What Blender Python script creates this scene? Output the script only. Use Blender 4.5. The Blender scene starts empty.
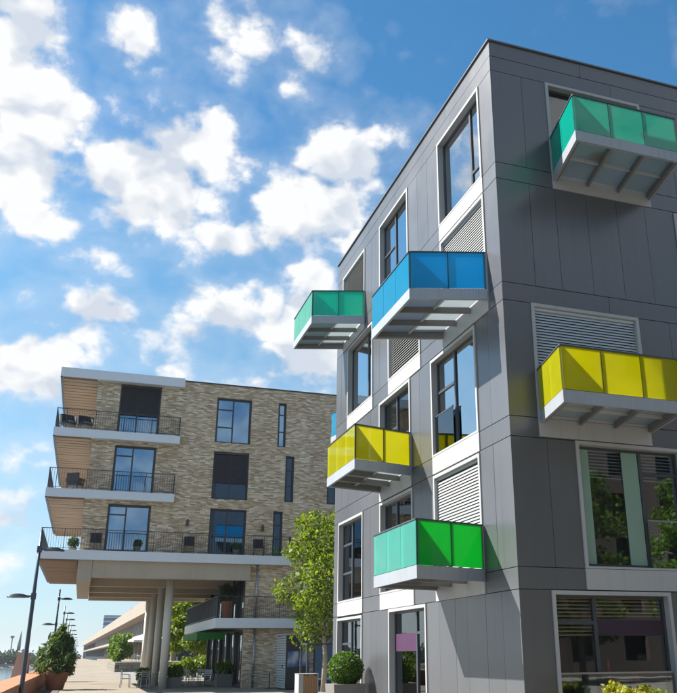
import bpy, bmesh, math, random
import numpy as np
from mathutils import Vector, Matrix
rnd = random.Random(7)
sc = bpy.context.scene
col = sc.collection

# ------------------------------------------------------------------ camera
F_PX, YAW, PITCH, ROLL, PPX, PPY = 827.224, 0.343361, 0.334449, -0.0073547, 391.0526, 366.8186
PW, PH, EYE = 677.0, 693.0, 1.55
_f = Vector((math.sin(YAW)*math.cos(PITCH), math.cos(YAW)*math.cos(PITCH), math.sin(PITCH)))
_r0 = Vector((math.cos(YAW), -math.sin(YAW), 0)); _u0 = _r0.cross(_f)
_r = _r0*math.cos(ROLL) + _u0*math.sin(ROLL); _u = -_r0*math.sin(ROLL) + _u0*math.cos(ROLL)
cam_d = bpy.data.cameras.new('camera'); cam = bpy.data.objects.new('camera', cam_d); col.objects.link(cam)
cam_d.sensor_fit = 'HORIZONTAL'; cam_d.sensor_width = 36; cam_d.lens = F_PX/PW*36
cam_d.shift_x = (PW/2-PPX)/PW; cam_d.shift_y = (PPY-PH/2)/PW
cam_d.clip_start = 0.1; cam_d.clip_end = 8000
M = Matrix((( _r.x,_u.x,-_f.x,0),(_r.y,_u.y,-_f.y,0),(_r.z,_u.z,-_f.z,EYE),(0,0,0,1)))
cam.matrix_world = M; sc.camera = cam
def ray(px, py):
    return (_f*F_PX + _r*(px-PPX) - _u*(py-PPY))
def on_ground(px, py, z=0.0):
    d = ray(px, py); t = (z-EYE)/d.z; return Vector((d.x*t, d.y*t, z))
def at_y(px, py, Y):
    d = ray(px, py); t = Y/d.y; return Vector((d.x*t, Y, d.z*t+EYE))

# ------------------------------------------------------------------ render / exposure
sc.render.engine = 'CYCLES'
sc.view_settings.view_transform = 'Standard'; sc.view_settings.look = 'None'
sc.view_settings.gamma = 1; sc.view_settings.exposure = 1.38; sc.view_settings.use_curve_mapping = False
cy = sc.cycles
cy.use_denoising = True; cy.max_bounces = 7; cy.diffuse_bounces = 4; cy.glossy_bounces = 4
cy.transmission_bounces = 6; cy.transparent_max_bounces = 16; cy.sample_clamp_indirect = 6
cy.caustics_reflective = False; cy.caustics_refractive = False

# ------------------------------------------------------------------ sky with cumulus clouds
SUN = Vector((-1.68, 0.93, 1.84)).normalized()
SUN_EL = math.asin(SUN.z); SUN_ROT = math.atan2(SUN.x, SUN.y)
world = bpy.data.worlds.new('World'); sc.world = world; world.use_nodes = True
nt = world.node_tree; nt.nodes.clear()
class NT:
    def __init__(s, nt): s.nt = nt
    def n(s, t, **kw):
        n = s.nt.nodes.new(t)
        for k, v in kw.items(): setattr(n, k, v)
        return n
    def l(s, a, b): s.nt.links.new(a, b)
    def put(s, sock, v):
        if hasattr(v, 'is_output'): s.l(v, sock)
        else: sock.default_value = v
    def m(s, op, a, b=None, c=None, clamp=False):
        n = s.n('ShaderNodeMath', operation=op); n.use_clamp = clamp
        s.put(n.inputs[0], a)
        if b is not None: s.put(n.inputs[1], b)
        if c is not None: s.put(n.inputs[2], c)
        return n.outputs[0]
    def v(s, op, a, b=None):
        n = s.n('ShaderNodeVectorMath', operation=op)
        s.put(n.inputs[0], a)
        if b is not None: s.put(n.inputs[1], b)
        return n.outputs['Value'] if op in ('LENGTH', 'DOT_PRODUCT', 'DISTANCE') else n.outputs[0]
    def scale(s, a, f):
        n = s.n('ShaderNodeVectorMath', operation='SCALE'); s.put(n.inputs[0], a); s.put(n.inputs['Scale'], f); return n.outputs[0]
    def noise(s, vec, scale, detail=4, rough=.55, dist=0.0, out='Fac'):
        n = s.n('ShaderNodeTexNoise'); s.l(vec, n.inputs['Vector'])
        n.inputs['Scale'].default_value = scale; n.inputs['Detail'].default_value = detail
        n.inputs['Roughness'].default_value = rough; n.inputs['Distortion'].default_value = dist
        return n.outputs[out]
    def ramp(s, fac, stops, interp='LINEAR'):
        n = s.n('ShaderNodeValToRGB'); n.color_ramp.interpolation = interp
        e = n.color_ramp.elements
        while len(e) < len(stops): e.new(.5)
        for i, (p, c) in enumerate(stops):
            e[i].position = p; e[i].color = (*c, 1) if len(c) == 3 else c
        s.l(fac, n.inputs[0]); return n.outputs[0]
    def mapr(s, v, a, b, c=0.0, d=1.0, smooth=False):
        n = s.n('ShaderNodeMapRange'); n.clamp = True
        if smooth: n.interpolation_type = 'SMOOTHSTEP'
        s.put(n.inputs[0], v)
        for i, q in enumerate((a, b, c, d)): n.inputs[i+1].default_value = q
        return n.outputs[0]
    def mix(s, fac, a, b, blend='MIX'):
        n = s.n('ShaderNodeMix', data_type='RGBA', blend_type=blend)
        s.put(n.inputs[0], fac); s.put(n.inputs[6], a); s.put(n.inputs[7], b)
        return n.outputs[2]
W = NT(nt)
SKY_STRENGTH = 0.051
sky = W.n('ShaderNodeTexSky', sky_type='NISHITA'); sky.sun_disc = False
sky.sun_elevation = SUN_EL; sky.sun_rotation = SUN_ROT; sky.altitude = 0
sky.air_density = 1.0; sky.dust_density = 0.3; sky.ozone_density = 2.0
tc = W.n('ShaderNodeTexCoord'); dvec = W.v('NORMALIZE', tc.outputs['Generated'])
# cumulus seen in the photograph: (px, py, rx, ry, weight) on the sky sphere
CLOUDS = [(15,25,70,75,1.0),(48,100,70,66,1.25),(18,165,72,70,1.25),(92,88,36,36,.7),(22,218,50,24,.8),(140,28,40,42,1.0),
          (240,22,60,34,.55),(302,46,16,13,.4),(188,140,62,52,1.35),(160,180,92,66,1.75),(120,212,48,34,1.1),(215,175,46,46,1.0),
          (228,246,55,32,.9),(350,165,68,60,1.5),(318,205,70,64,1.5),(272,240,40,26,.6),(100,262,22,11,.35),(28,362,62,44,.95),
          (100,316,52,22,.75),(72,345,50,30,.8),(180,345,46,32,.85),(222,316,40,34,.8),(305,340,66,58,1.2),(270,378,50,26,.7),
          (310,290,40,30,.8),(-5,320,24,20,.6),(10,455,26,16,.45),(20,520,70,26,.6),(-40,560,70,22,.55),(-70,420,60,40,.9),(-90,250,60,50,.9)]
def blobs(vec):
    acc = None
    for (px, py, rx, ry, wgt) in CLOUDS:
        c = ray(px, py).normalized()
        rr = (ray(px+rx, py).normalized()-c).length; ay = (ray(px, py+ry).normalized()-c).length
        d = W.v('MULTIPLY', W.v('SUBTRACT', vec, tuple(c)), (1/rr, 1/rr, 1/ay))
        q = W.m('MULTIPLY_ADD', W.v('LENGTH', d), -wgt, wgt)
        acc = q if acc is None else W.m('SMOOTH_MAX', acc, q, .12)
    return acc
w1 = W.noise(dvec, 6.0, 3, .55, out='Color')
wv = W.v('ADD', dvec, W.scale(W.v('SUBTRACT', w1, (.5,.5,.5)), .085))
blob = blobs(wv)
vz = W.v('MULTIPLY', dvec, (1, 1, 1.3))
wide = W.mapr(W.noise(vz, 3.0, 2, .5), .46, .70, -.45, .85)        # beyond the view the same kind of sky goes on
inview = W.mapr(W.v('DOT_PRODUCT', dvec, tuple(ray(PW*.42, PH*.42).normalized())), .86, .925)
blob = W.m('MAXIMUM', blob, W.m('SUBTRACT', wide, W.m('MULTIPLY', inview, 1.6)))
def puff(v, sc_, k=0.0):
    n = W.n('ShaderNodeTexVoronoi', feature='F1'); n.inputs['Scale'].default_value = sc_
    n.inputs['Detail'].default_value = k+.6; n.inputs['Roughness'].default_value = .6
    W.l(v, n.inputs['Vector']); return n.outputs['Distance']
w3 = W.noise(vz, 26.0, 2, .6, out='Color')
pv_ = W.v('ADD', vz, W.scale(W.v('SUBTRACT', w3, (.5,.5,.5)), .035))
fine = W.noise(vz, 13.0, 7, .66)
def detail(v): return W.m('SUBTRACT', .46, puff(v, 13.0, 1.0))
bump_ = detail(pv_)
dens = W.m('ADD', W.m('ADD', blob, W.m('MULTIPLY', bump_, 1.05)), W.m('MULTIPLY_ADD', fine, 2.1, -.58))
alpha = W.m('MAXIMUM', W.m('POWER', W.mapr(dens, -.14, .48, 0, 1), 1.5), W.m('MULTIPLY', W.mapr(dens, -.75, .25, 0, 1), .22))
sv = W.v('ADD', pv_, tuple(SUN*0.016+Vector((0,0,.018))))
lit = W.m('MULTIPLY_ADD', W.m('SUBTRACT', bump_, detail(sv)), 2.5, .66)
thick = W.mapr(dens, .25, 1.15, 0, 1)
big = W.mapr(W.noise(vz, 5.0, 2, .5), .35, .65)
lum = W.m('SUBTRACT', W.m('ADD', lit, .16), W.m('MULTIPLY', thick, W.m('MULTIPLY', big, .44)), clamp=True)
ccol = W.mix(lum, (5.0, 5.5, 6.2, 1), (7.4, 7.45, 7.55, 1))
zc = W.n('ShaderNodeSeparateXYZ'); W.l(dvec, zc.inputs[0])
hs = W.n('ShaderNodeHueSaturation'); W.l(sky.outputs[0], hs.inputs['Color']); hs.inputs['Value'].default_value = 1.0
W.l(W.mapr(zc.outputs[2], .0, .55, .55, 1.22), hs.inputs['Saturation'])
skc = W.mix(1.0, hs.outputs[0], W.mix(W.mapr(zc.outputs[2], .0, .45), (.70, .84, 1.0, 1), (1.0, 1.40, 1.34, 1)), 'MULTIPLY')
lowfade = W.mapr(zc.outputs[2], .0, .10, .25, 1)
final = W.mix(W.m('MULTIPLY', alpha, lowfade), skc, ccol)
bg = W.n('ShaderNodeBackground'); W.l(final, bg.inputs['Color']); bg.inputs['Strength'].default_value = SKY_STRENGTH
wo = W.n('ShaderNodeOutputWorld'); W.l(bg.outputs[0], wo.inputs['Surface'])
world.cycles.sampling_method = 'MANUAL'; world.cycles.sample_map_resolution = 512

sun_d = bpy.data.lights.new('sun', 'SUN'); sun_d.energy = 5.0; sun_d.angle = math.radians(.5); sun_d.color = (1, .955, .88)
sun = bpy.data.objects.new('sun', sun_d); col.objects.link(sun); sun.location = (-60, 40, 80)
sun.rotation_euler = SUN.to_track_quat('Z', 'Y').to_euler()

# ------------------------------------------------------------------ materials
MATS = {}
def new_mat(name):
    m = bpy.data.materials.new(name); m.use_nodes = True; m.node_tree.nodes.clear(); MATS[name] = m
    return m, NT(m.node_tree)
def out(T, sh):
    o = T.n('ShaderNodeOutputMaterial'); T.l(sh, o.inputs['Surface'])
def pbsdf(T, color, rough=.6, metal=0, spec=.5, normal=None):
    p = T.n('ShaderNodeBsdfPrincipled')
    T.put(p.inputs['Base Color'], color if hasattr(color, 'is_output') else (*color, 1)); T.put(p.inputs['Roughness'], rough)
    p.inputs['Metallic'].default_value = metal; p.inputs['Specular IOR Level'].default_value = spec
    if normal is not None: T.l(normal, p.inputs['Normal'])
    return p.outputs[0]
def bump(T, h, strength=.3, dist=.01):
    b = T.n('ShaderNodeBump'); b.inputs['Strength'].default_value = strength; b.inputs['Distance'].default_value = dist
    T.l(h, b.inputs['Height']); return b.outputs[0]
def simple(name, color, rough=.6, metal=0, vary=.12, nscale=1.5, fine=.05, spec=.5, objvar=.06, bmp=0.0, streak=0.0):
    m, T = new_mat(name)
    g = T.n('ShaderNodeNewGeometry'); oi = T.n('ShaderNodeObjectInfo')
    n1 = T.noise(g.outputs['Position'], nscale, 5, .6); n2 = T.noise(g.outputs['Position'], nscale*22, 3, .6)
    f = T.m('ADD', T.m('MULTIPLY_ADD', n1, vary*2, 1-vary), T.m('MULTIPLY_ADD', n2, fine*2, -fine))
    f = T.m('ADD', f, T.m('MULTIPLY_ADD', oi.outputs['Random'], objvar*2, -objvar))
    if streak:
        sv = T.v('MULTIPLY', g.outputs['Position'], (7, 7, .35)); s1 = T.noise(sv, 1.0, 4, .65)
        f = T.m('SUBTRACT', f, T.m('MULTIPLY', T.mapr(s1, .52, .78), streak))
    c = T.scale((color[0], color[1], color[2]), f)
    r = T.m('MULTIPLY_ADD', n1, .2, rough-.1)
    out(T, pbsdf(T, c, r, metal, spec, bump(T, n2, bmp, .01) if bmp else bump(T, T.noise(T.v('ADD', g.outputs['Position'], T.scale(oi.outputs['Location'], 3.7)), 1.1, 1, .5), .35, .02) if name == 'panel' else None)); return m
simple('panel', (.076,.078,.086), .34, 0, .12, .6, .02, 1.0, .08, streak=.17)
simple('backing', (.05,.05,.055), .8)
simple('white_metal', (.36,.36,.36), .45, 0, .07, 1.2, .02, .5, .03, streak=.13)
simple('dark_metal', (.045,.05,.06), .4, 0, .1, 2)
simple('grey_metal', (.42,.43,.45), .4, .2, .08, 2, .03, streak=.08)
simple('fascia', (.30,.32,.35), .42, .1, .08, 1.5, .02, streak=.15)
simple('steel', (.34,.35,.37), .35, .8, .06, 2)
simple('joist', (.17,.165,.16), .6, 0, .15, 2)
simple('shutter_white', (.36,.36,.355), .45, 0, .04)
simple('shutter_grey', (.20,.21,.20), .5, 0, .05)
simple('shutter_dark', (.05,.045,.048), .55, 0, .08)
simple('blind_grey', (.50,.54,.60), .45, 0, .05)
simple('blind_brown', (.62,.50,.30), .5, 0, .1)
simple('purple', (.028,.006,.024), .6); simple('purple_film', (.045,.010,.045), .6)
simple('inner', (.22,.21,.20), .8, 0, .25, .6); simple('inner_floor', (.18,.12,.08), .6)
simple('concrete', (.42,.36,.28), .75, 0, .14, .8, .05, .4, .03, .15, streak=.12)
simple('column_concrete', (.60,.57,.51), .7, 0, .10, 1, .05, .4, .03, .1, streak=.12)
simple('concrete_light', (.36,.36,.345), .7, 0, .10, 1, .05, .4, .03, .1, streak=.12)
simple('slab_fascia', (.64,.67,.71), .45, .1, .07, .8, .02, .5, .02, streak=.07)
simple('terracotta', (.33,.125,.065), .75, 0, .18, 3, .06, .4, .04, .2)
simple('coping', (.36,.155,.075), .75, 0, .22, 1.2, .10, .4, .03, .3)
simple('redbrick', (.35,.15,.09), .8, 0, .25, 2, .12, .3, .03, .3)
simple('pier_stone', (.52,.33,.27), .8, 0, .2, 2, .1, .3)
simple('paving', (.235,.20,.155), .8, 0, .12, .5, .07, .3, .07, .3)
simple('brick_paving', (.15,.12,.09), .85, 0, .2, .7, .12, .3, .12, .3)
simple('ground', (.22,.195,.165), .85, 0, .15, .3, .08, .3, 0, .3)
simple('kerb', (.20,.19,.18), .8)
simple('rattan', (.015,.013,.014), .6); simple('cushion', (.03,.035,.05), .8)
simple('wood', (.30,.17,.075), .6, 0, .25, 4, .1, .4, .06, .2)
simple('kiosk_slat_sunlit', (.46,.50,.50), .4, .2, .06); simple('kiosk_front', (.035,.04,.05), .45, 0, .1)
simple('planter_grey', (.17,.16,.15), .75, 0, .15, 3, .08, .3, .04, .2)
simple('bark', (.16,.115,.075), .9, 0, .3, 6, .2, .2, 0, .6); simple('bark_pale', (.36,.31,.24), .9, 0, .3, 6, .2, .2, 0, .6)
simple('lamp_metal', (.05,.065,.085), .35, .3, .1)
simple('canvas', (.5,.5,.48), .8, 0, .05); simple('awning', (.01,.17,.02), .7)
simple('stone_wall', (.20,.18,.145), .85, 0, .3, 1.2, .15, .3, .05, .4)
simple('far_wall', (.27,.225,.18), .8, 0, .12, .08, .05); simple('far_glass', (.03,.04,.05), .8, 0, .2, .1, .05, .08)
simple('tower_blue', (.06,.12,.22), .3, 0, .15, .05); simple('tower_band', (.35,.42,.50), .5)
simple('far_brick', (.085,.065,.06), .8); simple('far_roof', (.14,.14,.15), .8); simple('spire', (.12,.20,.22), .7)
simple('red_glaze', (.45,.02,.02), .25); simple('lamp_glass', (.7,.7,.65), .3)
simple('frosted', (.19,.29,.235), .35, 0, .08, 1.5, .02)
simple('flower_white', (.75,.75,.70), .6)

def soffit_mat():
    m, T = new_mat('soffit'); g = T.n('ShaderNodeNewGeometry'); oi = T.n('ShaderNodeObjectInfo')
    v = T.v('MULTIPLY', g.outputs['Position'], (.9, 7, 1)); n1 = T.noise(v, 1.0, 5, .6); n2 = T.noise(g.outputs['Position'], .35, 3, .5)
    c = T.ramp(T.m('ADD', T.m('MULTIPLY', n1, .6), T.m('MULTIPLY', n2, .4)), [(.3, (.17,.095,.045)), (.55, (.26,.16,.08)), (.75, (.34,.22,.115))])
    out(T, pbsdf(T, c, .6, 0, .4))
soffit_mat()

def brick_mat():
    m, T = new_mat('brick'); g = T.n('ShaderNodeNewGeometry')
    sp = T.n('ShaderNodeSeparateXYZ'); T.l(g.outputs['Position'], sp.inputs[0])
    sn = T.n('ShaderNodeSeparateXYZ'); T.l(g.outputs['True Normal'], sn.inputs[0])
    side = T.m('GREATER_THAN', T.m('ABSOLUTE', sn.outputs[0]), .5)
    a = T.n('ShaderNodeMix', data_type='FLOAT'); T.l(side, a.inputs[0]); T.l(sp.outputs[0], a.inputs[2]); T.l(sp.outputs[1], a.inputs[3])
    cv = T.n('ShaderNodeCombineXYZ'); T.l(a.outputs[0], cv.inputs[0]); T.l(sp.outputs[2], cv.inputs[1])
    b = T.n('ShaderNodeTexBrick'); T.l(cv.outputs[0], b.inputs['Vector'])
    b.inputs['Scale'].default_value = 1; b.inputs['Brick Width'].default_value = .27; b.inputs['Row Height'].default_value = .067
    b.inputs['Mortar Size'].default_value = .009; b.inputs['Mortar Smooth'].default_value = .2; b.offset = .37
    b.inputs['Color1'].default_value = (0,0,0,1); b.inputs['Color2'].default_value = (1,1,1,1); b.inputs['Mortar'].default_value = (.5,.5,.5,1)
    cell = T.v('MULTIPLY', cv.outputs[0], (2.6, 12.0, 1)); n = T.noise(cell, 1.0, 4, .7)
    big = T.noise(cv.outputs[0], .55, 3, .5)
    fac = T.m('ADD', T.m('MULTIPLY', b.outputs['Color'], .50), T.m('MULTIPLY_ADD', n, .50, .0))
    fac = T.m('ADD', fac, T.m('MULTIPLY_ADD', big, .22, -.10))
    c = T.ramp(fac, [(.10,(.22,.14,.08)), (.30,(.36,.25,.15)), (.50,(.51,.38,.245)), (.66,(.67,.545,.39)), (.90,(.94,.88,.77))])
    c = T.mix(T.m('MULTIPLY', b.outputs['Fac'], .75), c, (.52,.45,.36,1))
    h = T.m('ADD', T.m('MULTIPLY', b.outputs['Fac'], -1.0), T.m('MULTIPLY', n, .6))
    out(T, pbsdf(T, c, .85, 0, .25, bump(T, h, .8, .02)))
brick_mat()

def glass_mat(name, base=.10, tint=(.62,.68,.70), rough=.01, gl=(.9,.96,1.0)):
    m, T = new_mat(name)
    g = T.n('ShaderNodeNewGeometry')
    wob = T.noise(g.outputs['Position'], .8, 2, .5)
    nb = bump(T, wob, .06, .02)
    fr = T.n('ShaderNodeFresnel'); fr.inputs[0].default_value = 1.52
    fac = T.m('MULTIPLY_ADD', fr.outputs[0], 1.15, base, clamp=True)
    tr = T.n('ShaderNodeBsdfTransparent'); tr.inputs[0].default_value = (*tint, 1)
    go = T.n('ShaderNodeBsdfGlossy'); go.inputs['Roughness'].default_value = rough; go.inputs['Color'].default_value = (*gl, 1)
    T.l(nb, go.inputs['Normal'])
    mx = T.n('ShaderNodeMixShader'); T.l(fac, mx.inputs[0]); T.l(tr.outputs[0], mx.inputs[1]); T.l(go.outputs[0], mx.inputs[2]); out(T, mx.outputs[0])
glass_mat('pane', .07); glass_mat('pane_strong', .45, (.35,.40,.42)); glass_mat('pane_clear', .05, (.88,.91,.90)); glass_mat('pane_blue', .36, (.25,.3,.33), gl=(.34,.58,.86)); glass_mat('pane_open', .0, (.93,.95,.94))

def color_glass(name, c, see=.22, gloss=1.0):
    m, T = new_mat(name)
    g = T.n('ShaderNodeNewGeometry'); nz = T.noise(g.outputs['Position'], 1.6, 4, .6)
    cs = T.scale(c, T.m('MULTIPLY_ADD', nz, .20, .90))
    tr = T.n('ShaderNodeBsdfTransparent'); T.l(cs, tr.inputs[0])
    tl = T.n('ShaderNodeBsdfTranslucent'); T.l(cs, tl.inputs[0])
    df = T.n('ShaderNodeBsdfDiffuse'); T.l(cs, df.inputs[0])
    m1 = T.n('ShaderNodeMixShader'); m1.inputs[0].default_value = .28; T.l(tl.outputs[0], m1.inputs[1]); T.l(df.outputs[0], m1.inputs[2])
    m2 = T.n('ShaderNodeMixShader'); m2.inputs[0].default_value = see; T.l(m1.outputs[0], m2.inputs[1]); T.l(tr.outputs[0], m2.inputs[2])
    go = T.n('ShaderNodeBsdfGlossy'); go.inputs['Roughness'].default_value = .03
    fr = T.n('ShaderNodeFresnel'); fr.inputs[0].default_value = 1.5
    m3 = T.n('ShaderNodeMixShader'); T.l(T.m('MULTIPLY', fr.outputs[0], gloss, clamp=True), m3.inputs[0]); T.l(m2.outputs[0], m3.inputs[1]); T.l(go.outputs[0], m3.inputs[2]); out(T, m3.outputs[0])
color_glass('glass_blue', (.008,.60,.98)); color_glass('glass_teal', (.006,.90,.68)); color_glass('glass_aqua', (.14,.86,.70)); color_glass('glass_yellow', (.97,.93,.006)); color_glass('glass_green', (.012,.74,.13))
color_glass('deck_glass', (.66,.72,.74), .30, .6); color_glass('curtain_green', (.72,.90,.80), .03, 0); color_glass('curtain_white', (.66,.66,.62), .12, 0)

def leaf_mat(name, c1, c2, trans=.45):
    m, T = new_mat(name); g = T.n('ShaderNodeNewGeometry')
    n = T.noise(g.outputs['Position'], 1.3, 3, .6); r = g.outputs['Random Per Island']
    f = T.m('ADD', T.m('MULTIPLY', n, .5), T.m('MULTIPLY', r, .5))
    c = T.mix(T.mapr(f, .25, .75), (*c1, 1), (*c2, 1))
    p = pbsdf(T, c, .5, 0, .35)
    tl = T.n('ShaderNodeBsdfTranslucent'); T.l(T.mix(1.0, c, (1.25,1.15,.55,1), 'MULTIPLY'), tl.inputs[0])
    mx = T.n('ShaderNodeMixShader'); mx.inputs[0].default_value = trans; T.l(p, mx.inputs[1]); T.l(tl.outputs[0], mx.inputs[2]); out(T, mx.outputs[0])
leaf_mat('leaf_bright', (.08,.14,.012), (.20,.27,.025), .5); leaf_mat('leaf_mid', (.06,.13,.018), (.15,.24,.03))
leaf_mat('leaf_dark', (.025,.06,.016), (.07,.12,.03), .35); leaf_mat('leaf_box', (.035,.10,.008), (.12,.22,.018), .4)
leaf_mat('leaf_yellow', (.13,.17,.015), (.40,.38,.04), .5); leaf_mat('leaf_far', (.03,.055,.03), (.06,.09,.045), .25); leaf_mat('leaf_potted', (.035,.085,.03), (.14,.20,.07), .4)

def water_mat():
    m, T = new_mat('water'); g = T.n('ShaderNodeNewGeometry')
    n = T.noise(T.v('MULTIPLY', g.outputs['Position'], (1, .35, 1)), .5, 4, .6)
    out(T, pbsdf(T, (.10,.14,.16), .12, 0, .5, bump(T, n, .35, .4)))
water_mat()
def poster_mat():
    m, T = new_mat('poster'); tcn = T.n('ShaderNodeTexCoord')
    n = T.noise(tcn.outputs['Object'], 1.1, 1, .4)
    c = T.ramp(n, [(.30,(.03,.04,.09)), (.45,(.08,.08,.26)), (.55,(.10,.20,.40)), (.66,(.42,.40,.42))])
    out(T, pbsdf(T, c, .35))
poster_mat()

# ------------------------------------------------------------------ mesh helpers
class MB:
    def __init__(s): s.v = []; s.f = []
    def quad(s, *p):
        b = len(s.v); s.v += [tuple(q) for q in p]; s.f.append(tuple(range(b, b+len(p))))
    def hexa(s, p):  # 8 points: bottom 4, top 4
        b = len(s.v); s.v += [tuple(q) for q in p]
        for f in ((0,3,2,1),(4,5,6,7),(0,1,5,4),(1,2,6,5),(2,3,7,6),(3,0,4,7)): s.f.append(tuple(b+i for i in f))
    def box(s, x0, x1, y0, y1, z0, z1):
        s.hexa([(x0,y0,z0),(x1,y0,z0),(x1,y1,z0),(x0,y1,z0),(x0,y0,z1),(x1,y0,z1),(x1,y1,z1),(x0,y1,z1)])
    def prism(s, poly, z0, z1):
        n = len(poly); b = len(s.v)
        s.v += [(p[0],p[1],z0) for p in poly] + [(p[0],p[1],z1) for p in poly]
        s.f.append(tuple(b+i for i in range(n))[::-1]); s.f.append(tuple(b+n+i for i in range(n)))
        for i in range(n): j = (i+1) % n; s.f.append((b+i, b+j, b+n+j, b+n+i))
    def bar(s, p, q, w, h=None, up=Vector((0,0,1))):
        p = Vector(p); q = Vector(q); h = h or w; d = (q-p).normalized()
        if abs(d.dot(up)) > .98: up = Vector((0,1,0))
        sd = d.cross(up).normalized()*w/2; u2 = sd.cross(d).normalized()*h/2
        s.hexa([p-sd-u2, p+sd-u2, q+sd-u2, q-sd-u2, p-sd+u2, p+sd+u2, q+sd+u2, q-sd+u2])
    def tube(s, pts, rad, n=8, cap=True):
        pts = [Vector(p) for p in pts]; rings = []
        for i, p in enumerate(pts):
            d = (pts[min(i+1,len(pts)-1)]-pts[max(i-1,0)]).normalized()
            up = Vector((0,0,1)) if abs(d.z) < .95 else Vector((1,0,0))
            a = d.cross(up).normalized(); c = a.cross(d); r = rad[i] if hasattr(rad, '__len__') else rad
            b = len(s.v)
            s.v += [tuple(p + (a*math.cos(2*math.pi*k/n)+c*math.sin(2*math.pi*k/n))*r) for k in range(n)]; rings.append(b)
        for i in range(len(rings)-1):
            for k in range(n): s.f.append((rings[i]+k, rings[i]+(k+1)%n, rings[i+1]+(k+1)%n, rings[i+1]+k))
        if cap: s.f.append(tuple(rings[0]+k for k in range(n))[::-1]); s.f.append(tuple(rings[-1]+k for k in range(n)))
    def lathe(s, prof, n=20, c=(0,0,0)):
        s_ = len(s.v)
        for (r, z) in prof: s.v += [(c[0]+r*math.cos(2*math.pi*k/n), c[1]+r*math.sin(2*math.pi*k/n), c[2]+z) for k in range(n)]
        for i in range(len(prof)-1):
            for k in range(n): s.f.append((s_+i*n+k, s_+i*n+(k+1)%n, s_+(i+1)*n+(k+1)%n, s_+(i+1)*n+k))
        s.f.append(tuple(s_+k for k in range(n))[::-1]); s.f.append(tuple(s_+(len(prof)-1)*n+k for k in range(n)))
    def mesh(s, name, smooth=False):
        me = bpy.data.meshes.new(name); me.from_pydata(s.v, [], s.f)
        bm = bmesh.new(); bm.from_mesh(me); bmesh.ops.recalc_face_normals(bm, faces=bm.faces); bm.to_mesh(me); bm.free()
        if smooth:
            for p in me.polygons: p.use_smooth = True
        return me
    def build(s, name, mat, parent=None, smooth=False, kind=None, label=None):
        return link(name, s.mesh(name, smooth), mat, parent, kind, label)
def link(name, me, mat, parent=None, kind=None, label=None):
    if mat and not me.materials: me.materials.append(MATS[mat])
    o = bpy.data.objects.new(name, me); col.objects.link(o)
    if parent: o.parent = parent
    if kind: o['kind'] = kind
    if label: o['label'] = label
    return o
def empty(name, label, cat, loc=(0,0,0), group=None, rz=0):
    o = bpy.data.objects.new(name, None); col.objects.link(o); o.location = loc; o.rotation_euler = (0,0,rz); o.empty_display_size = .2
    return tag(o, label, cat, group)
def tag(o, label, cat, group=None):
    o['label'] = label; o['category'] = cat
    if group: o['group'] = group
    return o
def copy_tree(o, parent=None):
    c = o.copy(); col.objects.link(c); c.parent = parent
    for ch in o.children:
        copy_tree(ch, c)
    return c
_unit = {}
def unit_box(mat):
    if mat not in _unit:
        b = MB(); b.box(-.5,.5,-.5,.5,-.5,.5); me = b.mesh('unit_panel'); me.materials.append(MATS[mat]); _unit[mat] = me
    return _unit[mat]
def piece(name, mat, x0, x1, y0, y1, z0, z1, parent):
    o = bpy.data.objects.new(name, unit_box(mat)); col.objects.link(o); o.parent = parent
    o.location = ((x0+x1)/2, (y0+y1)/2, (z0+z1)/2); o.scale = (abs(x1-x0), abs(y1-y0), abs(z1-z0)); return o

class Face:  # a wall plane: a runs along it, o points out of it
    def __init__(s, org, adir, odir): s.o = Vector(org); s.a = Vector(adir); s.n = Vector(odir)
    def p(s, a, o, z): q = s.o + s.a*a + s.n*o; return (q.x, q.y, q.z+z)
    def box(s, mb, a0, a1, o0, o1, z0, z1):
        p = s.p(a0, o0, z0); q = s.p(a1, o1, z1)
        mb.box(min(p[0],q[0]), max(p[0],q[0]), min(p[1],q[1]), max(p[1],q[1]), z0, z1)
    def piece(s, name, mat, a0, a1, o0, o1, z0, z1, parent):
        p = s.p(a0, o0, z0); q = s.p(a1, o1, z1); return piece(name, mat, p[0], q[0], p[1], q[1], z0, z1, parent)

def free_intervals(a0, a1, cuts):
    cuts = sorted(cuts); res = []; c = a0
    for (b0, b1) in cuts:
        if b0 > c: res.append((c, min(b0, a1)))
        c = max(c, b1)
    if c < a1: res.append((c, a1))
    return [r for r in res if r[1]-r[0] > .02]
def holed_wall(mb, face, a0, a1, z0, z1, holes, o0, o1):
    zs = sorted({z0, z1, *[h[2] for h in holes], *[h[3] for h in holes]}); zs = [z for z in zs if z0 <= z <= z1]
    for za, zb in zip(zs, zs[1:]):
        zm = (za+zb)/2
        for (p, q) in free_intervals(a0, a1, [(h[0], h[1]) for h in holes if h[2] < zm < h[3]]): face.box(mb, p, q, o0, o1, za, zb)

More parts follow.
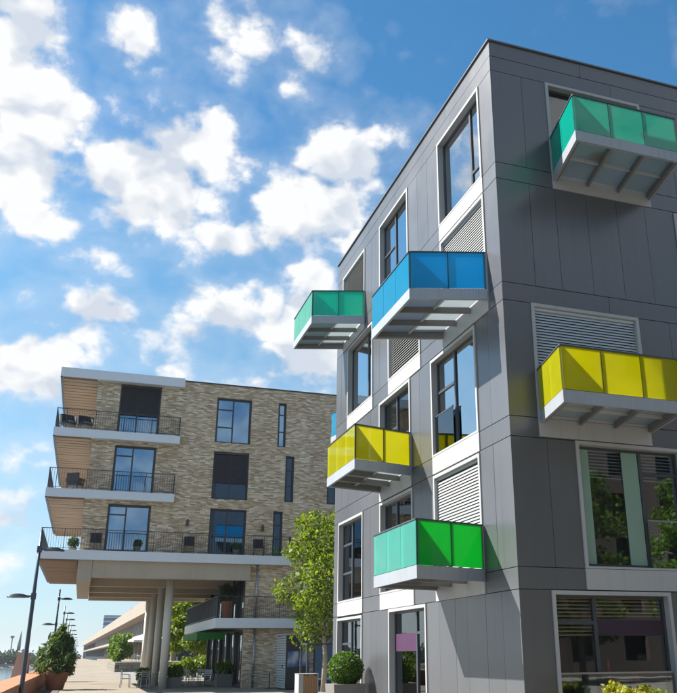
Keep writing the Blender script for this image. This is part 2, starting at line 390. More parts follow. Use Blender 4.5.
# ------------------------------------------------------------------ windows
def slats(mb, face, a0, a1, o, z0, z1, pitch, wid, tilt, th=.006):
    n = int((z1-z0)/pitch)
    for i in range(n):
        z = z0 + pitch*(i+.5); dz = math.sin(tilt)*wid/2; do = math.cos(tilt)*wid/2
        p = [face.p(a0,o-do,z+dz-th), face.p(a1,o-do,z+dz-th), face.p(a1,o+do,z-dz-th), face.p(a0,o+do,z-dz-th)]
        mb.hexa(p + [(q[0],q[1],q[2]+2*th) for q in p])
def curtain(mb, face, a0, a1, o, z0, z1, waves=None):
    n = max(8, int((a1-a0)/.05)); pts = []
    for i in range(n+1):
        a = a0+(a1-a0)*i/n; oo = o+.022*math.sin(i*1.35)+.012*math.sin(i*.5); pts.append((a, oo))
    for (p, q) in zip(pts, pts[1:]): mb.quad(face.p(p[0],p[1],z0), face.p(q[0],q[1],z0), face.p(q[0],q[1],z1), face.p(p[0],p[1],z1))
def window(face, a0, a1, z0, z1, parent, apron=None, splits=(), transoms=(), glass='pane', surround='white_metal', sash_mat='dark_metal',
           blind=None, curtains=(), w=.075, proud=.03, deep=.24, purple=None, guard=None, frosted=()):
    """surround with reveals (the part); sash bars, panes, blind, apron as sub-parts. transoms: (split index, height fraction)"""
    mb = MB()
    face.box(mb, a0, a0+w, -deep, proud, z0, z1); face.box(mb, a1-w, a1, -deep, proud, z0, z1)
    face.box(mb, a0+w, a1-w, -deep, proud, z1-w, z1); face.box(mb, a0+w, a1-w, -deep, proud, z0, z0+w*.6)
    win = mb.build('window', surround, parent)
    if apron is not None: face.piece('apron_panel', surround, a0, a1, -.05, proud-.006, apron, z0-.008, win)
    b0, b1, c0, c1 = a0+w, a1-w, z0+w*.6, z1-w; s = .055; o0, o1 = -.19, -.13
    sb = MB(); cols_ = [b0, *[b0+(b1-b0)*f for f in splits], b1]
    face.box(sb, b0, b1, o0, o1, c1-s, c1); face.box(sb, b0, b1, o0, o1, c0, c0+s)
    face.box(sb, b0, b0+s, o0, o1, c0+s, c1-s); face.box(sb, b1-s, b1, o0, o1, c0+s, c1-s)
    for x in cols_[1:-1]: face.box(sb, x-s*.7, x+s*.7, o0+.002, o1+.01, c0+s, c1-s)
    panes = []
    for i, (p, q) in enumerate(zip(cols_, cols_[1:])):
        hs_ = sorted(f for (k, f) in transoms if k == i); zz = [c0+s, *[c0+(c1-c0)*f for f in hs_], c1-s]
        for z in zz[1:-1]: face.box(sb, p+s*.6, q-s*.6, o0+.004, o1+.006, z-s*.6, z+s*.6)
        for (u, v) in zip(zz, zz[1:]): panes.append((p, q, u, v))
    sb.build('sash', sash_mat, win)
    for (p, q, u, v) in panes: face.piece('pane', glass, p+s*.4, q-s*.4, -.166, -.154, u+s*.1, v-s*.1, win)
    if blind:  # (material, fraction covered from the top, place, pitch, width, tilt)
        bm_, cover, place, pitch, wid, tilt = blind; o = -.07 if place == 'out' else -.27
        bb = MB(); slats(bb, face, b0+.012, b1-.012, o, c1-(c1-c0)*cover, c1-.06, pitch, wid, tilt)
        face.box(bb, b0+.012, b1-.012, o-.04, o+.035, c1-.058, c1-.004)
        bb.build('slat_blind', bm_, win, kind='stuff')
    for (mat, f0, f1) in curtains:
        cb = MB(); curtain(cb, face, b0+(b1-b0)*f0, b0+(b1-b0)*f1, -.235, c0, c1); cb.build('curtain', mat, win, smooth=True)
    for (f0, f1) in frosted: face.piece('frosted_panel', 'frosted', b0+(b1-b0)*f0+.03, b0+(b1-b0)*f1, -.150, -.138, c0+.06, c1-.06, win)
    if purple: face.piece('film_band', purple[0], b0+(b1-b0)*purple[1], b0+(b1-b0)*purple[2], -.151, -.139, purple[3], purple[4], win)
    if guard:  # glass guard in front of an opening leaf
        face.piece('guard_pane', 'pane_clear', b0+(b1-b0)*guard[0], b0+(b1-b0)*guard[1], -.06, -.048, c0, c0+guard[2], win)
        face.piece('guard_rail', guard[3], b0+(b1-b0)*guard[0], b0+(b1-b0)*guard[1], -.07, -.04, c0+guard[2]+.002, c0+guard[2]+.035, win)
    return win

# ------------------------------------------------------------------ skewed glass balcony
def balcony(face, a0, a1, skew, depth, zb, parent, glass, label, tilt_out=0.0):
    zs, zr = zb+.25, zb+1.16
    def q(a, o): return a + skew*o/depth          # skewed plan
    def P(a, o, z): return face.p(q(a, o), o, z)
    mb = MB(); t = .06
    def strip(p, r, w0, w1, za, zc_):             # box between plan points
        mb.hexa([P(*p,za),P(*r,za),P(*w1,za),P(*w0,za),P(*p,zc_),P(*r,zc_),P(*w1,zc_),P(*w0,zc_)])
    strip((a0,depth),(a1,depth),(a0,depth-t),(a1,depth-t),zb,zs)
    strip((a0,.03),(a0,depth-t-.001),(a0+t,.03),(a0+t,depth-t-.001),zb,zs)
    strip((a1-t,.03),(a1-t,depth-t-.001),(a1,.03),(a1,depth-t-.001),zb,zs)
    bal = mb.build('balcony', 'fascia', parent, label=label)
    def sub(name, mat, pts):
        b = MB(); b.hexa(pts); return b.build(name, mat, bal)
    n = 3; L = a1-a0
    for i in range(n+1):
        a = a0+t+.03+(L-2*t-.06)*i/n; hw = .028
        if 0 < i < n or True:
            sub('joist', 'joist', [P(a-hw,.04,zb+.02),P(a+hw,.04,zb+.02),P(a+hw,depth-t-.005,zb+.02),P(a-hw,depth-t-.005,zb+.02),
                                   P(a-hw,.04,zb+.16),P(a+hw,.04,zb+.16),P(a+hw,depth-t-.005,zb+.16),P(a-hw,depth-t-.005,zb+.16)])
    for i in range(n):
        for j in range(2):
            x0 = a0+t+.01+(L-2*t-.02)*i/n+.015; x1 = a0+t+.01+(L-2*t-.02)*(i+1)/n-.015
            o0 = .05+(depth-t-.06)*j/2+.012; o1 = .05+(depth-t-.06)*(j+1)/2-.012
            sub('deck_panel', 'deck_glass', [P(x0,o0,zb+.165),P(x1,o0,zb+.165),P(x1,o1,zb+.165),P(x0,o1,zb+.165),P(x0,o0,zb+.19),P(x1,o0,zb+.19),P(x1,o1,zb+.19),P(x0,o1,zb+.19)])
    m_ = (depth-t)/2+.03
    sub('cross_rail', 'grey_metal', [P(a0+t+.01,m_-.025,zb+.10),P(a1-t-.01,m_-.025,zb+.10),P(a1-t-.01,m_+.025,zb+.10),P(a0+t+.01,m_+.025,zb+.10),
                                     P(a0+t+.01,m_-.025,zb+.163),P(a1-t-.01,m_-.025,zb+.163),P(a1-t-.01,m_+.025,zb+.163),P(a0+t+.01,m_+.025,zb+.163)])
    g = .012; zg0, zg1 = zs+.012, zr-.03
    for i in range(n):                           # outer panes
        x0 = a0+.02+(L-.04)*i/n+.006; x1 = a0+.02+(L-.04)*(i+1)/n-.006
        sub('glass_panel', 'glass_aqua' if glass == 'glass_green' else glass, [P(x0,depth-g-.004,zg0),P(x1,depth-g-.004,zg0),P(x1,depth-.004,zg0),P(x0,depth-.004,zg0),P(x0,depth-g-.004,zg1),P(x1,depth-g-.004,zg1),P(x1,depth-.004,zg1),P(x0,depth-.004,zg1)])
    for (s0, s1) in ((a0+.004, a0+.004+g), (a1-.004-g, a1-.004)):   # end panes, two each
        for j in range(2):
            o0 = .05+(depth-.09)*j/2+.006; o1 = .05+(depth-.09)*(j+1)/2-.006
            sub('glass_panel', glass, [P(s0,o0,zg0),P(s1,o0,zg0),P(s1,o1,zg0),P(s0,o1,zg0),P(s0,o0,zg1),P(s1,o0,zg1),P(s1,o1,zg1),P(s0,o1,zg1)])
    pts = [(a0+.035, depth-.035), (a1-.035, depth-.035), (a0+.035, .06), (a1-.035, .06), (a0+.035, depth/2), (a1-.035, depth/2)] + [(a0+L*i/n, depth-.035) for i in range(1, n)]
    for (a, o) in pts:
        h = .018; sub('post', 'dark_metal', [P(a-h,o-h,zs-.06),P(a+h,o-h,zs-.06),P(a+h,o+h,zs-.06),P(a-h,o+h,zs-.06),P(a-h,o-h,zr-.032),P(a+h,o-h,zr-.032),P(a+h,o+h,zr-.032),P(a-h,o+h,zr-.032)])
    mb = MB(); h = .024
    def rail(p, r):
        pa, pb = Vector(P(*p, zr-.015)), Vector(P(*r, zr-.015)); mb.bar(pa, pb, .05, .03)
    rail((a0,depth-.012),(a1,depth-.012)); rail((a0+.013,.03),(a0+.013,depth-.04)); rail((a1-.013,.03),(a1-.013,depth-.04))
    mb.build('handrail', 'dark_metal', bal)
    return bal

# ------------------------------------------------------------------ ground, promenade, river
g_ = MB(); g_.quad((-2.75,-150,0),(900,-150,0),(900,4000,0),(-2.75,4000,0)); gr = g_.build('ground', 'ground'); gr['kind'] = 'structure'
q_ = MB(); q_.quad((-2.75,-150,-7),(-2.75,4000,-7),(-2.75,4000,0),(-2.75,-150,0)); q_.build('quay_wall', 'redbrick', kind='structure')
w_ = MB(); w_.quad((-1600,-300,-4.2),(-2.75,-300,-4.2),(-2.75,520,-4.2),(-1600,420,-4.2)); w_.build('river', 'water', kind='structure')
b_ = MB(); b_.hexa([(-1600,420,-7),(-2.8,520,-7),(-2.8,4000,-7),(-1600,4000,-7),(-1600,432,-2.2),(-2.8,532,-2.2),(-2.8,4000,-2.2),(-1600,4000,-2.2)]); b_.build('far_bank', 'ground', kind='structure')
prom = MB(); prom.quad((-1.55,20,.004),(3.3,20,.004),(3.3,620,.004),(-1.55,620,.004)); promenade = prom.build('promenade', 'kerb', kind='structure')
ys = 36.0
while ys < 150:
    stp = 2.4
    for (x0, x1, mat) in ((-1.5,-.78,'brick_paving'),(-.74,1.26,'paving'),(1.30,3.26,'paving')):
        piece('paving_slab', mat, x0, x1, ys+.02, ys+stp-.02, -.05, .03, promenade)
    ys += stp
far_p = MB(); far_p.quad((-.74,150,.03),(3.26,150,.03),(3.26,600,.03),(-.74,600,.03)); far_p.build('paving', 'paving', promenade)
far_q = MB(); far_q.quad((-1.5,150,.03),(-.78,150,.03),(-.78,600,.03),(-1.5,600,.03)); far_q.build('brick_strip', 'brick_paving', promenade)
ap = MB(); ap.quad((3.55,28,.004),(40,28,.004),(40,100,.004),(3.55,100,.004)); apron = ap.build('forecourt', 'kerb', kind='structure')
for i in range(5):
    for j in range(16):
        piece('paving_slab', 'paving', 3.58+i*2.0, 3.56+(i+1)*2.0-.03, 30+j*2.0, 30+(j+1)*2.0-.03, -.05, .026, apron)

# ------------------------------------------------------------------ the panel-clad building
DC = 14.4; XC = .5335*DC; YB = 27.3; ROOF = 15.42; WID = 12.0
ZL = [0, 2.70, 5.685, 8.67, 11.645, 14.57]; ZU = [3.115, 6.11, 9.09, 12.06, 14.98]
B = empty('apartment_building', 'dark grey panel-clad apartment block with coloured glass balconies and white-framed windows', 'building', (XC, DC, 0))
B_inv = Vector((XC, DC, 0))
class FaceB(Face): pass
left = Face((0, -DC, 0), (0,1,0), (-1,0,0))        # a is the world Y; local to the building's corner
right = Face((0, 0, 0), (1,0,0), (0,-1,0))
back = Face((0, YB-DC, 0), (1,0,0), (0,1,0))
# windows: (a0, a1, z0, z1, kw)
apr = dict(apron=True)
shut = lambda mat: (mat, 1.0, 'out', .075, .075, .9)
LW = [ (15.05,17.65, 12.06,14.57, dict(apron=11.645, splits=(.30,), transoms=((0,.22),), glass='pane_strong', curtains=(('curtain_white',.3,.98),))),
       (15.05,17.62,  9.09,11.60, dict(apron=8.67, blind=('shutter_white',1.0,'out',.066,.064,1.1))),
       (19.92,22.47, 12.06,14.57, dict(apron=11.645, splits=(.55,), transoms=((1,.55),), glass='pane_strong', curtains=(('curtain_white',.02,.5),))),
       (24.00,26.57, 12.06,14.57, dict(apron=11.645, blind=shut('shutter_grey'))),
       (15.80,18.46,  6.11, 8.62, dict(apron=5.685, splits=(.56,), transoms=((1,.66),), glass='pane_strong', guard=(.56,1,.95,'dark_metal'))),
       (15.82,18.44,  3.115,5.64, dict(apron=2.70, blind=('shutter_white',1.0,'out',.07,.068,1.08))),
       (19.14,21.70,  9.09,11.60, dict(apron=8.67, blind=shut('shutter_grey'))),
       (19.94,22.53,  6.11, 8.64, dict(apron=5.685, splits=(.55,), transoms=((1,.62),), glass='pane', curtains=(('curtain_white',.05,.4),))),
       (19.88,22.50,  3.115,5.64, dict(apron=2.70, splits=(.6,), glass='pane', curtains=(('curtain_white',.0,.22),))),
       (23.16,25.88,  9.09,11.58, dict(apron=8.67, splits=(.30,), glass='pane_strong', curtains=(('curtain_white',.3,.55),))),
       (24.10,26.75,  3.115,5.67, dict(apron=2.70, splits=(.58,), transoms=((1,.72),(1,.35)), glass='pane', curtains=(('curtain_white',.04,.3),))),
       (24.14,26.78,   .02, 2.64, dict(splits=(.58,), transoms=((1,.72),), glass='pane')),
       (19.10,21.80,   .02, 2.685, dict(splits=(.36,), transoms=((0,.78),), glass='pane_clear', purple=('purple_film',.36,1,1.62,2.05), curtains=(('curtain_white',.72,.98),))) ]
RW = [ (1.45,4.13, 12.06,14.57, dict(apron=11.645, splits=(.5,), glass='pane', curtains=(('curtain_white',.0,.35),))),
       (.66,3.38, 6.11,8.67, dict(apron=5.715, blind=('blind_grey',1.0,'out',.066,.060,.95))),
       (1.48,4.13, 3.115,5.69, dict(apron=2.71, splits=(.62,), transoms=((1,.80),), glass='pane_open', frosted=((.0,.12),(.43,.60)), blind=('blind_grey',.26,'in',.07,.05,.5), guard=(.62,1,.95,'steel'))),
       (.69,3.41, .02,2.685, dict(splits=(.36,), transoms=((0,.80),), glass='pane_open', blind=('blind_brown',.30,'in',.07,.05,.5), purple=('purple',.36,1,1.86,2.16), guard=(0,1,1.10,'steel'))),
       (4.75,7.43, 9.09,11.60, dict(apron=8.67, splits=(.5,), blind=('blind_grey',1.0,'out',.066,.060,.95))),
       (5.6,8.2, 6.11,8.62, dict(apron=5.685, splits=(.4,))), (6.2,8.9, 3.115,5.66, dict(apron=2.70, splits=(.4,))), (5.2,7.8, .02,2.685, dict(splits=(.4,))),
       (7.2,9.8, 12.06,14.57, dict(apron=11.645, splits=(.4,))) ]
for face, ws in ((left, LW), (right, RW)):
    for (a0, a1, z0, z1, kw) in ws: window(face, a0, a1, z0, z1, B, **kw)
def opening(ws, full=True): return [(a0, a1, (kw.get('apron', z0) if full else z0), z1) for (a0,a1,z0,z1,kw) in ws]
# backing walls with openings, set behind the cladding
for face, ws, a0, a1 in ((left, LW, DC, YB), (right, RW, 0, WID)):
    mb = MB(); s = .26 if face is right else 0
    holed_wall(mb, face, a0+s*0+.026 if face is left else a0+.3, a1-.03, 0, ROOF-.1, opening(ws, False), -.30, -.032)
    mb.build('wall', 'backing', B)
mb = MB(); back.box(mb, .3, WID-.3, -.3, -.01, 0, ROOF-.1); mb.box(WID-.29, WID, .03, YB-DC-.03, 0, ROOF-.1); mb.build('rear_wall', 'panel', B)
# rooms: floor slabs and inner partition
for z in (-.1, 2.80, 5.79, 8.77, 11.75, 14.7):
    mb = MB(); mb.box(.31, WID-.31, .31, YB-DC-.31, z, z+.24); mb.build('floor_slab', 'inner', B)
mb = MB(); mb.box(3.6, 3.75, 4.2, YB-DC-.32, .15, 14.69); mb.box(3.76, WID-.32, 4.2, 4.35, .15, 14.69); mb.box(.32, 3.59, 4.4, 4.5, .15, 14.69); mb.build('partition', 'inner', B)
mb = MB(); mb.box(.02, WID, .02, YB-DC-.02, ROOF-.1, ROOF-.02); mb.build('roof', 'backing', B)
mb = MB(); mb.box(-.045, WID, -.045, .09, ROOF-.018, ROOF+.02); mb.box(-.045, .09, .091, YB-DC+.02, ROOF-.018, ROOF+.02); mb.build('parapet_cap', 'panel', B)
# cladding panels
ROWS = []
for i in range(5): ROWS += [(ZL[i] if i else .0, ZU[i] if False else None, i)]
rows = [(.02, 2.70, 'tall')]
for i in range(1, 5): rows += [(ZL[i], ZU[i-1], 'band'), (ZU[i-1], ZL[i+1], 'tall')]
rows += [(14.57, 14.98, 'band'), (14.98, ROOF-.02, 'band')]
GAP = .008; VG = .0045
for face, ws, a0, a1 in ((left, LW, DC, YB), (right, RW, 0, WID)):
    ops = opening(ws)
    for ri, (z0, z1, kind) in enumerate(rows):
        zm = (z0+z1)/2
        cuts = [(o[0], o[1]) for o in ops if o[2]-.02 < zm < o[3]+.02]
        for (p, q) in free_intervals(a0, a1, cuts):
            wmax = 2.9 if kind == 'band' else .92
            n = max(1, round((q-p)/wmax)) if kind == 'band' else max(1, math.ceil((q-p)/wmax))
            ed = [p]
            for k in range(1, n): ed.append(p+(q-p)*(k + (rnd.uniform(-.18,.18) if n > 2 else .12))/n)
            ed.append(q)
            for (u, v) in zip(ed, ed[1:]):
                e0 = 0 if (face is left or u > a0+.01) else .0
                oj = rnd.uniform(-.0015, .0015)
                uu = u + VG
                if u <= a0+.01: uu = u + (.0 if face is left else .031)
                face.piece('cladding_panel', 'panel', uu, v-VG, -.030+oj, oj, z0+GAP, z1-GAP, B)
BAL = [(left, 15.04,17.66, .52, 1.68, 8.93, 'glass_blue', 'blue glass balcony'),
       (left, 23.95,26.56, .54, 1.68, 11.81, 'glass_teal', 'teal glass balcony below the roof edge'),
       (left, 19.93,22.53, -.42, 1.70, 5.955, 'glass_yellow', 'yellow glass balcony'),
       (left, 15.79,18.44, -.45, 1.70, 2.94, 'glass_green', 'green glass balcony'),
       (right, 1.47,4.13, -.38, 1.62, 11.825, 'glass_teal', 'teal glass balcony on the shaded face'),
       (right, .70,3.42, -.34, 1.50, 5.995, 'glass_yellow', 'yellow glass balcony on the shaded face'),
       (back, .55,3.2, -.30, 1.60, 8.93, 'glass_blue', 'blue glass balcony at the rear')]
for (face, a0, a1, sk, dp, zb, gl, lab) in BAL: balcony(face, a0, a1, sk, dp, zb, B, gl, lab)

# ------------------------------------------------------------------ the brick building
YF, YW, YE = 43.0, 43.4, 57.0
K = empty('brick_building', 'tan brick apartment block on concrete columns with pale floor slabs and dark windows', 'building', (0,0,0))
front = Face((0, YW, 0), (1,0,0), (0,-1,0))
lowl = Face((7.6, 0, 0), (0,1,0), (-1,0,0))
dk = dict(surround='dark_metal', w=.06, proud=-.06, deep=.2, glass='pane_blue')
sd = lambda c: ('shutter_dark', c, 'out', .06, .058, 1.0)
KW = [ (.57,2.63,12.36,14.99, dict(splits=(.44,), blind=sd(.62))), (.57,2.62,9.32,11.73, dict(splits=(.44,), transoms=((0,.8),), blind=('shutter_dark',.68,'in',.06,.05,.9))),
       (.54,2.61,6.40,8.72, dict(splits=(.42,), transoms=((0,.80),), curtains=(('curtain_white',.78,1),))), (5.55,7.44,12.24,14.73, dict(splits=(.48,), transoms=((0,.76),(0,.35)), curtains=(('curtain_white',.02,.16),))),
       (5.55,7.43,9.24,11.76, dict(splits=(.5,), blind=sd(.66))), (5.55,7.43,6.40,8.74, dict(splits=(.46,), curtains=(('curtain_white',.0,.2),('curtain_white',.8,1)))),
       (8.91,9.37,12.23,14.73, dict(transoms=((0,.75),(0,.35)))), (9.41,9.89,9.26,11.77, dict(transoms=((0,.7),(0,.35)))), (8.85,9.36,6.40,8.75, dict(transoms=((0,.7),))),
       (11.75,12.3,9.26,11.77, dict(transoms=((0,.7),))), (11.2,12.6,.05,2.5, dict(splits=(.5,))), (10.9,12.7,3.35,5.6, dict(splits=(.5,))) ]
for (a0,a1,z0,z1,kw) in KW: window(front, a0, a1, z0, z1, K, **{**dk, **kw})
holes = [(w[0],w[1],w[2],w[3]) for w in KW]
mb = MB(); holed_wall(mb, front, -.57, 13.5, 5.93, 15.44, holes, -.3, 0); mb.build('wall', 'brick', K)
mb = MB(); holed_wall(mb, front, 7.6, 13.5, 0, 5.928, holes, -.3, 0); mb.build('lower_wall', 'brick', K)
mb = MB(); mb.box(-.57,-.27,YW+.301,YE,5.93,15.44); mb.box(-.27,13.5,YE-.3,YE-.002,5.93,15.44); mb.box(13.2,13.5,YW+.301,YE-.301,0,15.44); mb.build('side_wall', 'brick', K)
mb = MB(); mb.box(7.95, 13.19, YE-.6, YE-.3, 0, 5.92); mb.build('rear_wall', 'brick', K)
mb = MB(); mb.box(3.78,13.55,YW-.05,YW+.35,15.442,15.50); mb.box(13.2,13.55,YW+.351,YE,15.442,15.50); mb.build('parapet_cap', 'dark_metal', K)
mb = MB(); mb.box(-.26,13.19,YW+.31,YE-.31,14.95,15.2); mb.build('roof', 'far_roof', K)
for z in (6.0, 9.0, 12.0): mb = MB(); mb.box(-.26,13.19,YW+.31,YE-.31,z,z+.25); mb.build('floor_slab', 'inner', K)
mb = MB(); mb.box(-.26,13.19,YW+4,YW+4.15,6.26,14.94); mb.build('partition', 'inner', K)
mb = MB(); mb.box(7.9,13.19,YW+.31,YE-.61,2.9,3.2); mb.box(9.5,9.6,YW+.4,YE-.7,.03,2.89); mb.box(9.5,9.6,YW+.4,YE-.7,3.21,5.9); mb.build('lower_partition', 'inner', K)
# projecting slabs with plank soffits and railings
def railing(parent, pts, z, h=1.0, pitch=.115, mat='dark_metal'):
    mb = MB()
    for (p, q) in zip(pts, pts[1:]):
        p = Vector((*p, 0)); q = Vector((*q, 0)); d = q-p; n = max(2, int(d.length/pitch))
        mb.bar(p+Vector((0,0,z+h)), q+Vector((0,0,z+h)), .045, .03); mb.bar(p+Vector((0,0,z+.08)), q+Vector((0,0,z+.08)), .03, .02)
        for i in range(n+1):
            c = p+d*i/n; w = .03 if i % 12 == 0 else .013
            mb.box(c.x-w/2, c.x+w/2, c.y-w/2, c.y+w/2, z+(.0 if i % 12 == 0 else .09), z+h-.016)
    return mb.build('railing', mat, parent, kind='stuff')
def soffit(parent, x0, x1, y0, y1, z, step=.55):
    mb = MB(); y = y0
    while y < y1-.05:
        e = min(y+step, y1); mb.box(x0, x1, y+.035, e-.035, z-.10+rnd.uniform(-.006,.006), z-.003); y = e
    return mb.build('soffit_planks', 'soffit', parent, kind='stuff')
for (z0, z1, x1) in ((15.0,15.48,3.77),(11.92,12.33,3.72),(8.89,9.30,3.66),(5.935,6.38,9.8)):
    mb = MB(); e = .9
    mb.prism([(-2.4,YF),(x1,YF),(x1,YW-.003),(-.573,YW-.003),(-.573,YE+.8),(-1.9,YE+.8),(-2.4,YE-.2)], z0, z1)
    s = mb.build('projecting_slab', 'slab_fascia', K)
    soffit(s, -2.27, -.6, YF+.1, YE+.2, z0)
    mb = MB(); mb.box(-2.398,-2.30,YF+.05,YE-.2,z0-.05,z0-.004); mb.box(-2.2,-.6,YE+.3,YE+.4,z0-.05,z0-.004); mb.build('edge_trim', 'dark_metal', s)
    if z1 < 15: railing(s, [(x1-.05,YW-.05),(x1-.05,YF+.06),(-2.34,YF+.06),(-2.34,YE+.1)], z1)
# undercroft: beams, soffit and columns
mb = MB(); mb.box(-.57,7.6,YW+.28,YE,5.70,5.927); mb.build('undercroft_ceiling', 'concrete', K)
for y in (43.2, 47.6, 52.2, 56.4):
    mb = MB(); mb.box(.12,7.6 if y > 44 else 7.75,y+(.0 if y>44 else 0),y+.45,5.14 if y < 44 else 5.05,5.698 if y>44 else 5.93); mb.build('beam', 'concrete', K)
mb = MB(); mb.box(-.55,.10,43.205,43.65,4.95,5.925); mb.box(-.55,.10,43.651,YE-.02,4.95,5.698); mb.build('edge_beam', 'concrete', K)
for y in (44.9, 49.9, 54.9, 59.4):
    mb = MB(); mb.tube([(3.97,y,0),(3.97,y,5.2 if y<58 else 5.0)], .2, 20)
    c = mb.build('column', 'column_concrete', K, smooth=False)
    for p in c.data.polygons: p.use_smooth = len(p.vertices) == 4
mb = MB(); mb.box(.12,7.6,59.0,59.6,5.0,5.7); mb.box(-.55,7.6,57.0,60.0,5.705,5.926); mb.build('rear_canopy', 'concrete', K)
# first-floor terrace
mb = MB(); mb.prism([(6.1,YF),(11.8,YF),(11.8,YW-.003),(7.597,YW-.003),(7.597,YE-.5),(6.1,YE-.5)], 2.83, 3.30); terr = mb.build('terrace_slab', 'slab_fascia', K)
railing(terr, [(11.7,YF+.06),(6.16,YF+.06),(6.16,YE-.6)], 3.30, 1.05, .10)
# glazed flank of the lower storeys
for (z0, z1) in ((.05,2.78),(3.33,5.66)):
    for i in range(5):
        y0 = YW+.35+i*2.62; window(lowl, y0, y0+2.55, z0, z1, K, surround='dark_metal', w=.06, proud=-.02, deep=.2, glass='pane', splits=(.33,.66))
mb = MB(); mb.box(7.6,7.86,YW+.301,YE-.6,2.785,3.32); mb.box(7.6,7.86,YW+.301,YE-.6,5.67,5.699); mb.build('spandrel', 'brick', K)
mb = MB(); mb.tube([(8.12,YW-.07,0),(8.12,YW-.07,2.82)], .05, 10); mb.build('downpipe', 'steel', K, smooth=True)
mb = MB(); mb.tube([(8.12,YW-.07,3.31),(8.12,YW-.07,5.92)], .05, 10); mb.build('downpipe', 'steel', K, smooth=True)
mb = MB(); pts = []
y0, y1 = 45.6, 52.0
mb.hexa([(5.6,y0,2.63),(7.55,y0,2.73),(7.55,y1,2.73),(5.6,y1,2.63),(5.6,y0,2.66),(7.55,y0,2.76),(7.55,y1,2.76),(5.6,y1,2.66)])
mb.box(5.57,5.597,y0,y1,2.34,2.66); mb.box(5.57,7.0,y0-.03,y0-.003,2.33,2.66)
mb.build('awning', 'awning', K, label='green awning under the terrace')
for (x, z) in ((4.44,7.95),(7.95+.35,7.82)):
    mb = MB(); front.box(mb, x-.06,x+.06,.0,.13,z-.16,z+.12); front.box(mb, x-.04,x+.04,.03,.11,z+.122,z+.16); mb.build('wall_lamp', 'dark_metal', K)

# ------------------------------------------------------------------ foliage
def leaf_mesh(name, blobs_, size, seed, shell=.55, aspect=1.6, mat='leaf_mid', flat=0.0):
    """many small folded leaves spread through the volumes (centre, radii, count)"""
    g = np.random.default_rng(seed); C = []
    for (c, r, n) in blobs_:
        d = g.normal(size=(n,3)); d /= np.linalg.norm(d, axis=1)[:,None]
        rad = (shell + (1-shell)*g.random(n))**.7 * g.choice([1.0, .72, .45], size=n, p=[.62,.26,.12])
        C.append(np.array(c) + d*rad[:,None]*np.array(r if hasattr(r,'__len__') else (r,r,r)) + g.normal(size=(n,3))*size*.35)
    C = np.concatenate(C); n = len(C)
    a = g.normal(size=(n,3)); a[:,2] = a[:,2]*(1-flat)-.25; a /= np.linalg.norm(a, axis=1)[:,None]
    b = np.cross(a, g.normal(size=(n,3))); b /= np.linalg.norm(b, axis=1)[:,None]; nn = np.cross(a, b)
    s_ = (size*(.45+1.0*g.random(n)**1.3))[:,None]
    v = np.stack([C-a*s_*aspect*.5, C+b*s_*.5+nn*s_*.12, C+a*s_*aspect*.5, C-b*s_*.5+nn*s_*.12], 1).reshape(-1,3)
    me = bpy.data.meshes.new(name); me.vertices.add(4*n); me.vertices.foreach_set('co', v.astype(np.float32).ravel())
    me.loops.add(6*n); idx = np.arange(n)*4
    me.loops.foreach_set('vertex_index', np.stack([idx,idx+1,idx+2,idx,idx+2,idx+3],1).ravel().astype(np.int32))
    me.polygons.add(2*n); me.polygons.foreach_set('loop_start', (np.arange(2*n)*3).astype(np.int32)); me.polygons.foreach_set('loop_total', np.full(2*n,3,np.int32))
    me.update(); me.validate(); me.materials.append(MATS[mat]); return me
def tree(name, label, loc, height, crown_r, crown_z0, leafmat, n, leaf, seed, bark='bark', trunk_r=.14, group=None, nclump=26, cat='tree', shape=1.0):
    r = random.Random(seed); t = empty(name, label, cat, loc, group)
    mb = MB(); zc_ = crown_z0; tips = []
    top = Vector((r.uniform(-.2,.2), r.uniform(-.2,.2), height*.88))
    path = [Vector((0,0,-.05)), Vector((r.uniform(-.06,.06),r.uniform(-.06,.06),zc_*.6)), Vector((r.uniform(-.1,.1),r.uniform(-.1,.1),zc_)), Vector((top.x*.6,top.y*.6,(zc_+height)/2)), top]
    mb.tube(path, [trunk_r*1.15, trunk_r*.9, trunk_r*.72, trunk_r*.4, trunk_r*.1], 10)
    for i in range(nclump):
        f = (i+.5)/nclump; z = crown_z0 + (height-crown_z0)*f; ang = i*2.399+r.uniform(-.4,.4)
        prof = math.sin(math.pi*min(1, (f*.86+.12)))**.6*shape
        rad = crown_r*prof*r.uniform(.45,.95); tip = Vector((math.cos(ang)*rad, math.sin(ang)*rad, z+r.uniform(-.25,.35)))
        base = Vector((path[2].x*(1-f)+top.x*f, path[2].y*(1-f)+top.y*f, max(zc_*.75, z-rad*.55)))
        mid = base.lerp(tip, .5)+Vector((0,0,.12*rad)); mb.tube([base, mid, tip], [trunk_r*.32, trunk_r*.2, trunk_r*.07], 5, cap=False)
        tips.append((tip, crown_r*r.uniform(.17,.40)))
    mb.build('trunk', bark, t, smooth=True)
    tot = sum(q[1]**2 for q in tips)
    bl = [(tuple(tip), (rr*1.15, rr*1.15, rr*.8), max(12, int(n*rr*rr/tot))) for (tip, rr) in tips]
    link('crown', leaf_mesh('crown', bl, leaf, seed, mat=leafmat), None, t)
    return t
def shrub(name, label, cat, loc, blobs_, leafmat, leaf, seed, stem=None, group=None):
    t = empty(name, label, cat, loc, group)
    link('foliage', leaf_mesh('foliage', blobs_, leaf, seed, mat=leafmat), None, t)
    if stem:
        mb = MB(); r = random.Random(seed)
        for (c, rr, n) in blobs_[:8]: mb.tube([(r.uniform(-.05,.05), r.uniform(-.05,.05), stem), (c[0]*.5, c[1]*.5, (stem+c[2])/2), c], [.025,.018,.008], 5)
        mb.build('stem', 'bark', t, smooth=True)
    return t

